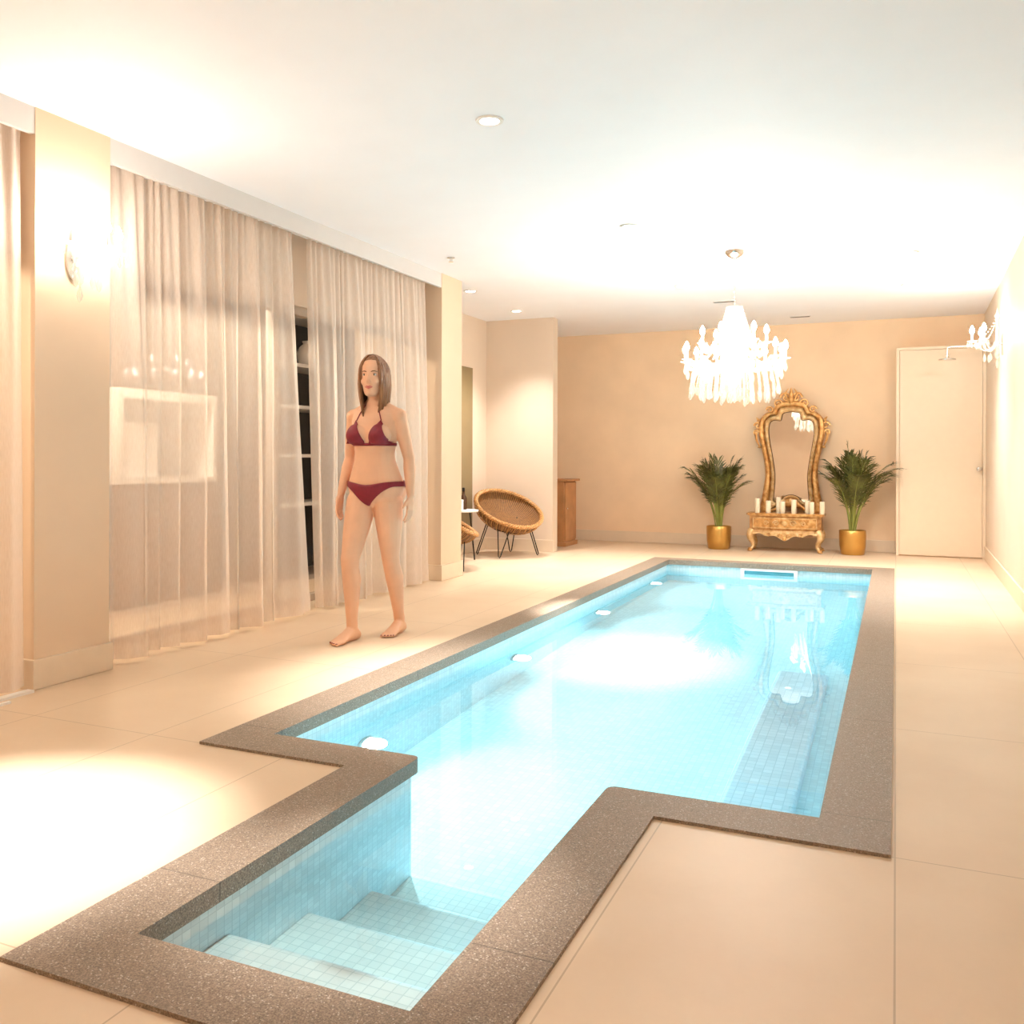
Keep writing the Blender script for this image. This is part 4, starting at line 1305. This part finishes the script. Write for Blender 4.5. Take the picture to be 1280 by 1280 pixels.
# hair: a cap over the skull and long locks from a side parting
m = MB()
def cap(u, v):
    a = 2 * PI * u
    c_, s_ = math.cos(a), math.sin(a)
    dfc = abs(((a + PI / 2 + PI) % (2 * PI)) - PI)
    qf = max(0.0, min(1.0, (1.10 - dfc) / 0.30))
    zl = -0.10 + 0.158 * qf * qf * (3 - 2 * qf)                       # hairline higher over the face
    th = v * 1.0
    zz = zl + (0.128 - zl) * math.sin(th * PI / 2)
    k = math.sqrt(max(0.0, 1 - ((zz + 0.01) / 0.139) ** 2)) if zz > -0.01 else 1.0
    return hp_(0.082 * k * c_, 0.004 + (0.104 if s_ > 0 else 0.098) * k * s_, zz)
m.grid(cap, 48, 14)
rg = random.Random(11)
for k in range(300):
    az = rg.uniform(0, 2 * PI)
    df = abs(((az + PI / 2 + PI) % (2 * PI)) - PI)          # 0 straight over the face
    if df < 0.80:
        continue
    lay = rg.uniform(0.0, 0.010)
    long_ = rg.uniform(-0.235, -0.175)
    pts = []
    for i in range(15):
        t = i / 14
        if t < 0.55:
            th = 0.10 + (1.62 - 0.10) * (t / 0.55)
            a_ = az
            x = (0.078 + lay) * math.sin(th) * math.cos(a_)
            y = 0.006 + (0.100 + lay) * math.sin(th) * math.sin(a_)
            z = -0.004 + (0.124 + lay) * math.cos(th)
        else:
            q = (t - 0.55) / 0.45
            fl_ = 1.0 + 0.06 * math.sin(PI * q) - 0.22 * q * q
            x = (0.078 + lay) * math.cos(az) * fl_
            y = 0.006 + (0.100 + lay) * math.sin(az) * (fl_ if math.sin(az) > 0 else 1.0 - 0.5 * q * 0.4)
            z = -0.010 + (long_ + 0.010) * q
        x += -0.018 * (1 - min(1, t * 2.2)) + 0.003 * math.sin(9 * t + k)
        pts.append(hp_(x, y, z))
    m.tube(pts, [(0.0045 * (0.7 + 0.5 * math.sin(PI * min(1, t_ * 1.3 + 0.05))), 0.0085 * (0.6 + 0.6 * math.sin(PI * min(1, t_ * 1.05 + 0.1)))) for t_ in [i / 14 for i in range(15)]], 6)
m.build('hair', 'hair', wm, angle=180)

# bikini, fitted by casting on to the torso surface
def cast(o, d):
    h_, n_, i_, t_ = bvh.ray_cast(Vector(o), Vector(d).normalized())
    return h_, n_
def band(name, rows, nseg, a0, a1, axis_y, off, closed):
    """strip between heights given per angle; rows(a) -> list of heights"""
    m = MB()
    cols = []
    cnt = nseg if closed else nseg + 1
    for i in range(cnt):
        a = a0 + (a1 - a0) * i / nseg
        d = Vector((math.cos(a), math.sin(a), 0))
        col = []
        for z in rows(a):
            h_, n_ = cast(Vector((0, axis_y, z)) + d * 0.6, -d)
            if h_ is None:
                h_ = Vector((0, axis_y, z)) + d * 0.10
            col.append(m.bm.verts.new(h_ + d * off))
        cols.append(col)
    for i in range(nseg):
        A, B = cols[i], cols[(i + 1) % len(cols)]
        for j in range(len(A) - 1):
            m.bm.faces.new((A[j], B[j], B[j + 1], A[j + 1]))
    bmesh.ops.smooth_vert(m.bm, verts=m.bm.verts[:], factor=0.4, use_axis_x=True, use_axis_y=True, use_axis_z=False)
    return m
def brief_rows(a):
    dlt = abs(((a + PI / 2 + PI) % (2 * PI)) - PI)         # 0 at front, pi at back
    def sm(t): t = max(0, min(1, t)); return t * t * (3 - 2 * t)
    if dlt < PI / 2:
        lo = 0.772 + 0.112 * sm(dlt / 1.25) ** 0.85
        hi = 0.893 + 0.020 * sm(dlt / 1.3)
    else:
        q = sm((PI - dlt) / 1.35)
        lo = 0.785 + 0.099 * q
        hi = 0.918 - 0.005 * q
    return [lo + (hi - lo) * k / 8 for k in range(9)]
b_ = band('bikini_bottom', brief_rows, 96, 0, 2 * PI, 0.01, 0.005, True).build('bikini_bottom', 'bikini', wm, angle=180)
md = b_.modifiers.new('thickness', 'SOLIDIFY'); md.thickness = 0.003; md.offset = 1
tp = band('x', lambda a: [1.118, 1.126, 1.134], 80, 0, 2 * PI, 0.0, 0.005, True)
for sx in (-1, 1):
    A_, B_, C_ = Vector((sx * 0.012, 0, 1.130)), Vector((sx * 0.142, 0, 1.130)), Vector((sx * 0.082, 0, 1.268))
    N = 16
    rows_ = []
    for j in range(N + 1):
        t_ = j / N
        l_, r_ = A_.lerp(C_, t_), B_.lerp(C_, t_)
        # edges bow outwards round the breast
        l_.x -= sx * 0.010 * math.sin(PI * t_); r_.x += sx * 0.006 * math.sin(PI * t_)
        row = []
        for i in range(N + 1):
            p = l_.lerp(r_, i / N)
            h_, n_ = cast((p.x, -0.6, p.z), (0, 1, 0))
            if h_ is None:
                h_ = Vector((p.x, -0.08, p.z))
            row.append(tp.bm.verts.new(h_ + Vector((sx * 0.001, -0.006, 0))))
        rows_.append(row)
    for j in range(N):
        for i in range(N):
            tp.bm.faces.new((rows_[j][i], rows_[j][i + 1], rows_[j + 1][i + 1], rows_[j + 1][i]))
tpo = tp.build('bikini_top', 'bikini', wm, angle=180)
md = tpo.modifiers.new('thickness', 'SOLIDIFY'); md.thickness = 0.003; md.offset = 1
for sx in (-1, 1):
    pts = []
    for i in range(9):
        t_ = i / 8
        x, z = sx * (0.082 - 0.035 * t_), 1.265 + 0.085 * t_
        h_, n_ = cast((x, -0.6, z), (0, 1, 0))
        y = (h_.y if h_ else -0.03) - 0.003
        pts.append((x, y, z))
    pts += [(sx * 0.050, 0.03, 1.395), (sx * 0.02, 0.062, 1.395), (0, 0.066, 1.39)]
    MB().tube(pts, 0.0035, 6).build('strap', 'bikini', tpo)
core.bm.free()
# toenails
for sx, hp, kn, an in legs_def:
    ax, ay = an[0], an[1]
    m = MB()
    for (lx, ln, rr) in ((-0.028, 0.058, 0.0125), (-0.008, 0.055, 0.0095), (0.009, 0.047, 0.009), (0.024, 0.038, 0.0085), (0.036, 0.028, 0.008)):
        lx *= sx
        s = 0.125 + ln
        m.ball((ax + lx + sx * 0.12 * s * 0.6, ay - s - 0.001, 0.0155), (rr * 0.65, rr * 0.65, 0.004), 8, 6)
    m.build('toenails', 'nail', wm)

# ------------------------------------------------------------------ light
for y, e in ((3.55, 7.5), (5.32, 8), (7.05, 5.5), (8.82, 4.5)):
    L = bpy.data.lights.new('pool_light', 'SPOT'); L.energy = e * 7; L.color = (0.72, 0.93, 1.0)
    L.spot_size = 2.9; L.spot_blend = 0.6; L.shadow_soft_size = 0.05
    o = bpy.data.objects.new('pool_light', L); COL.objects.link(o)
    o.location = (-2.10, y, -0.49); o.rotation_euler = (0, -PI / 2, 0)

W = bpy.data.worlds.new('night'); S.world = W; W.use_nodes = True
W.node_tree.nodes['Background'].inputs[0].default_value = (0.02, 0.025, 0.04, 1)
W.node_tree.nodes['Background'].inputs[1].default_value = 0.3

water.cycles.is_caustics_caster = True
for o in receivers:
    o.cycles.is_caustics_receiver = True

S.view_settings.view_transform = 'Standard'
S.view_settings.look = 'None'
S.view_settings.gamma = 1
S.view_settings.exposure = 0.93
S.view_settings.use_curve_mapping = False
cy = S.cycles
cy.use_denoising = True
try:
    cy.denoiser = 'OPENIMAGEDENOISE'
    cy.denoising_input_passes = 'RGB_ALBEDO_NORMAL'
except Exception:
    pass
cy.max_bounces = 12
cy.diffuse_bounces = 7
cy.glossy_bounces = 5
cy.transmission_bounces = 8
cy.transparent_max_bounces = 24
cy.sample_clamp_indirect = 4.0
cy.caustics_reflective = False
cy.caustics_refractive = True
cy.blur_glossy = 0.5
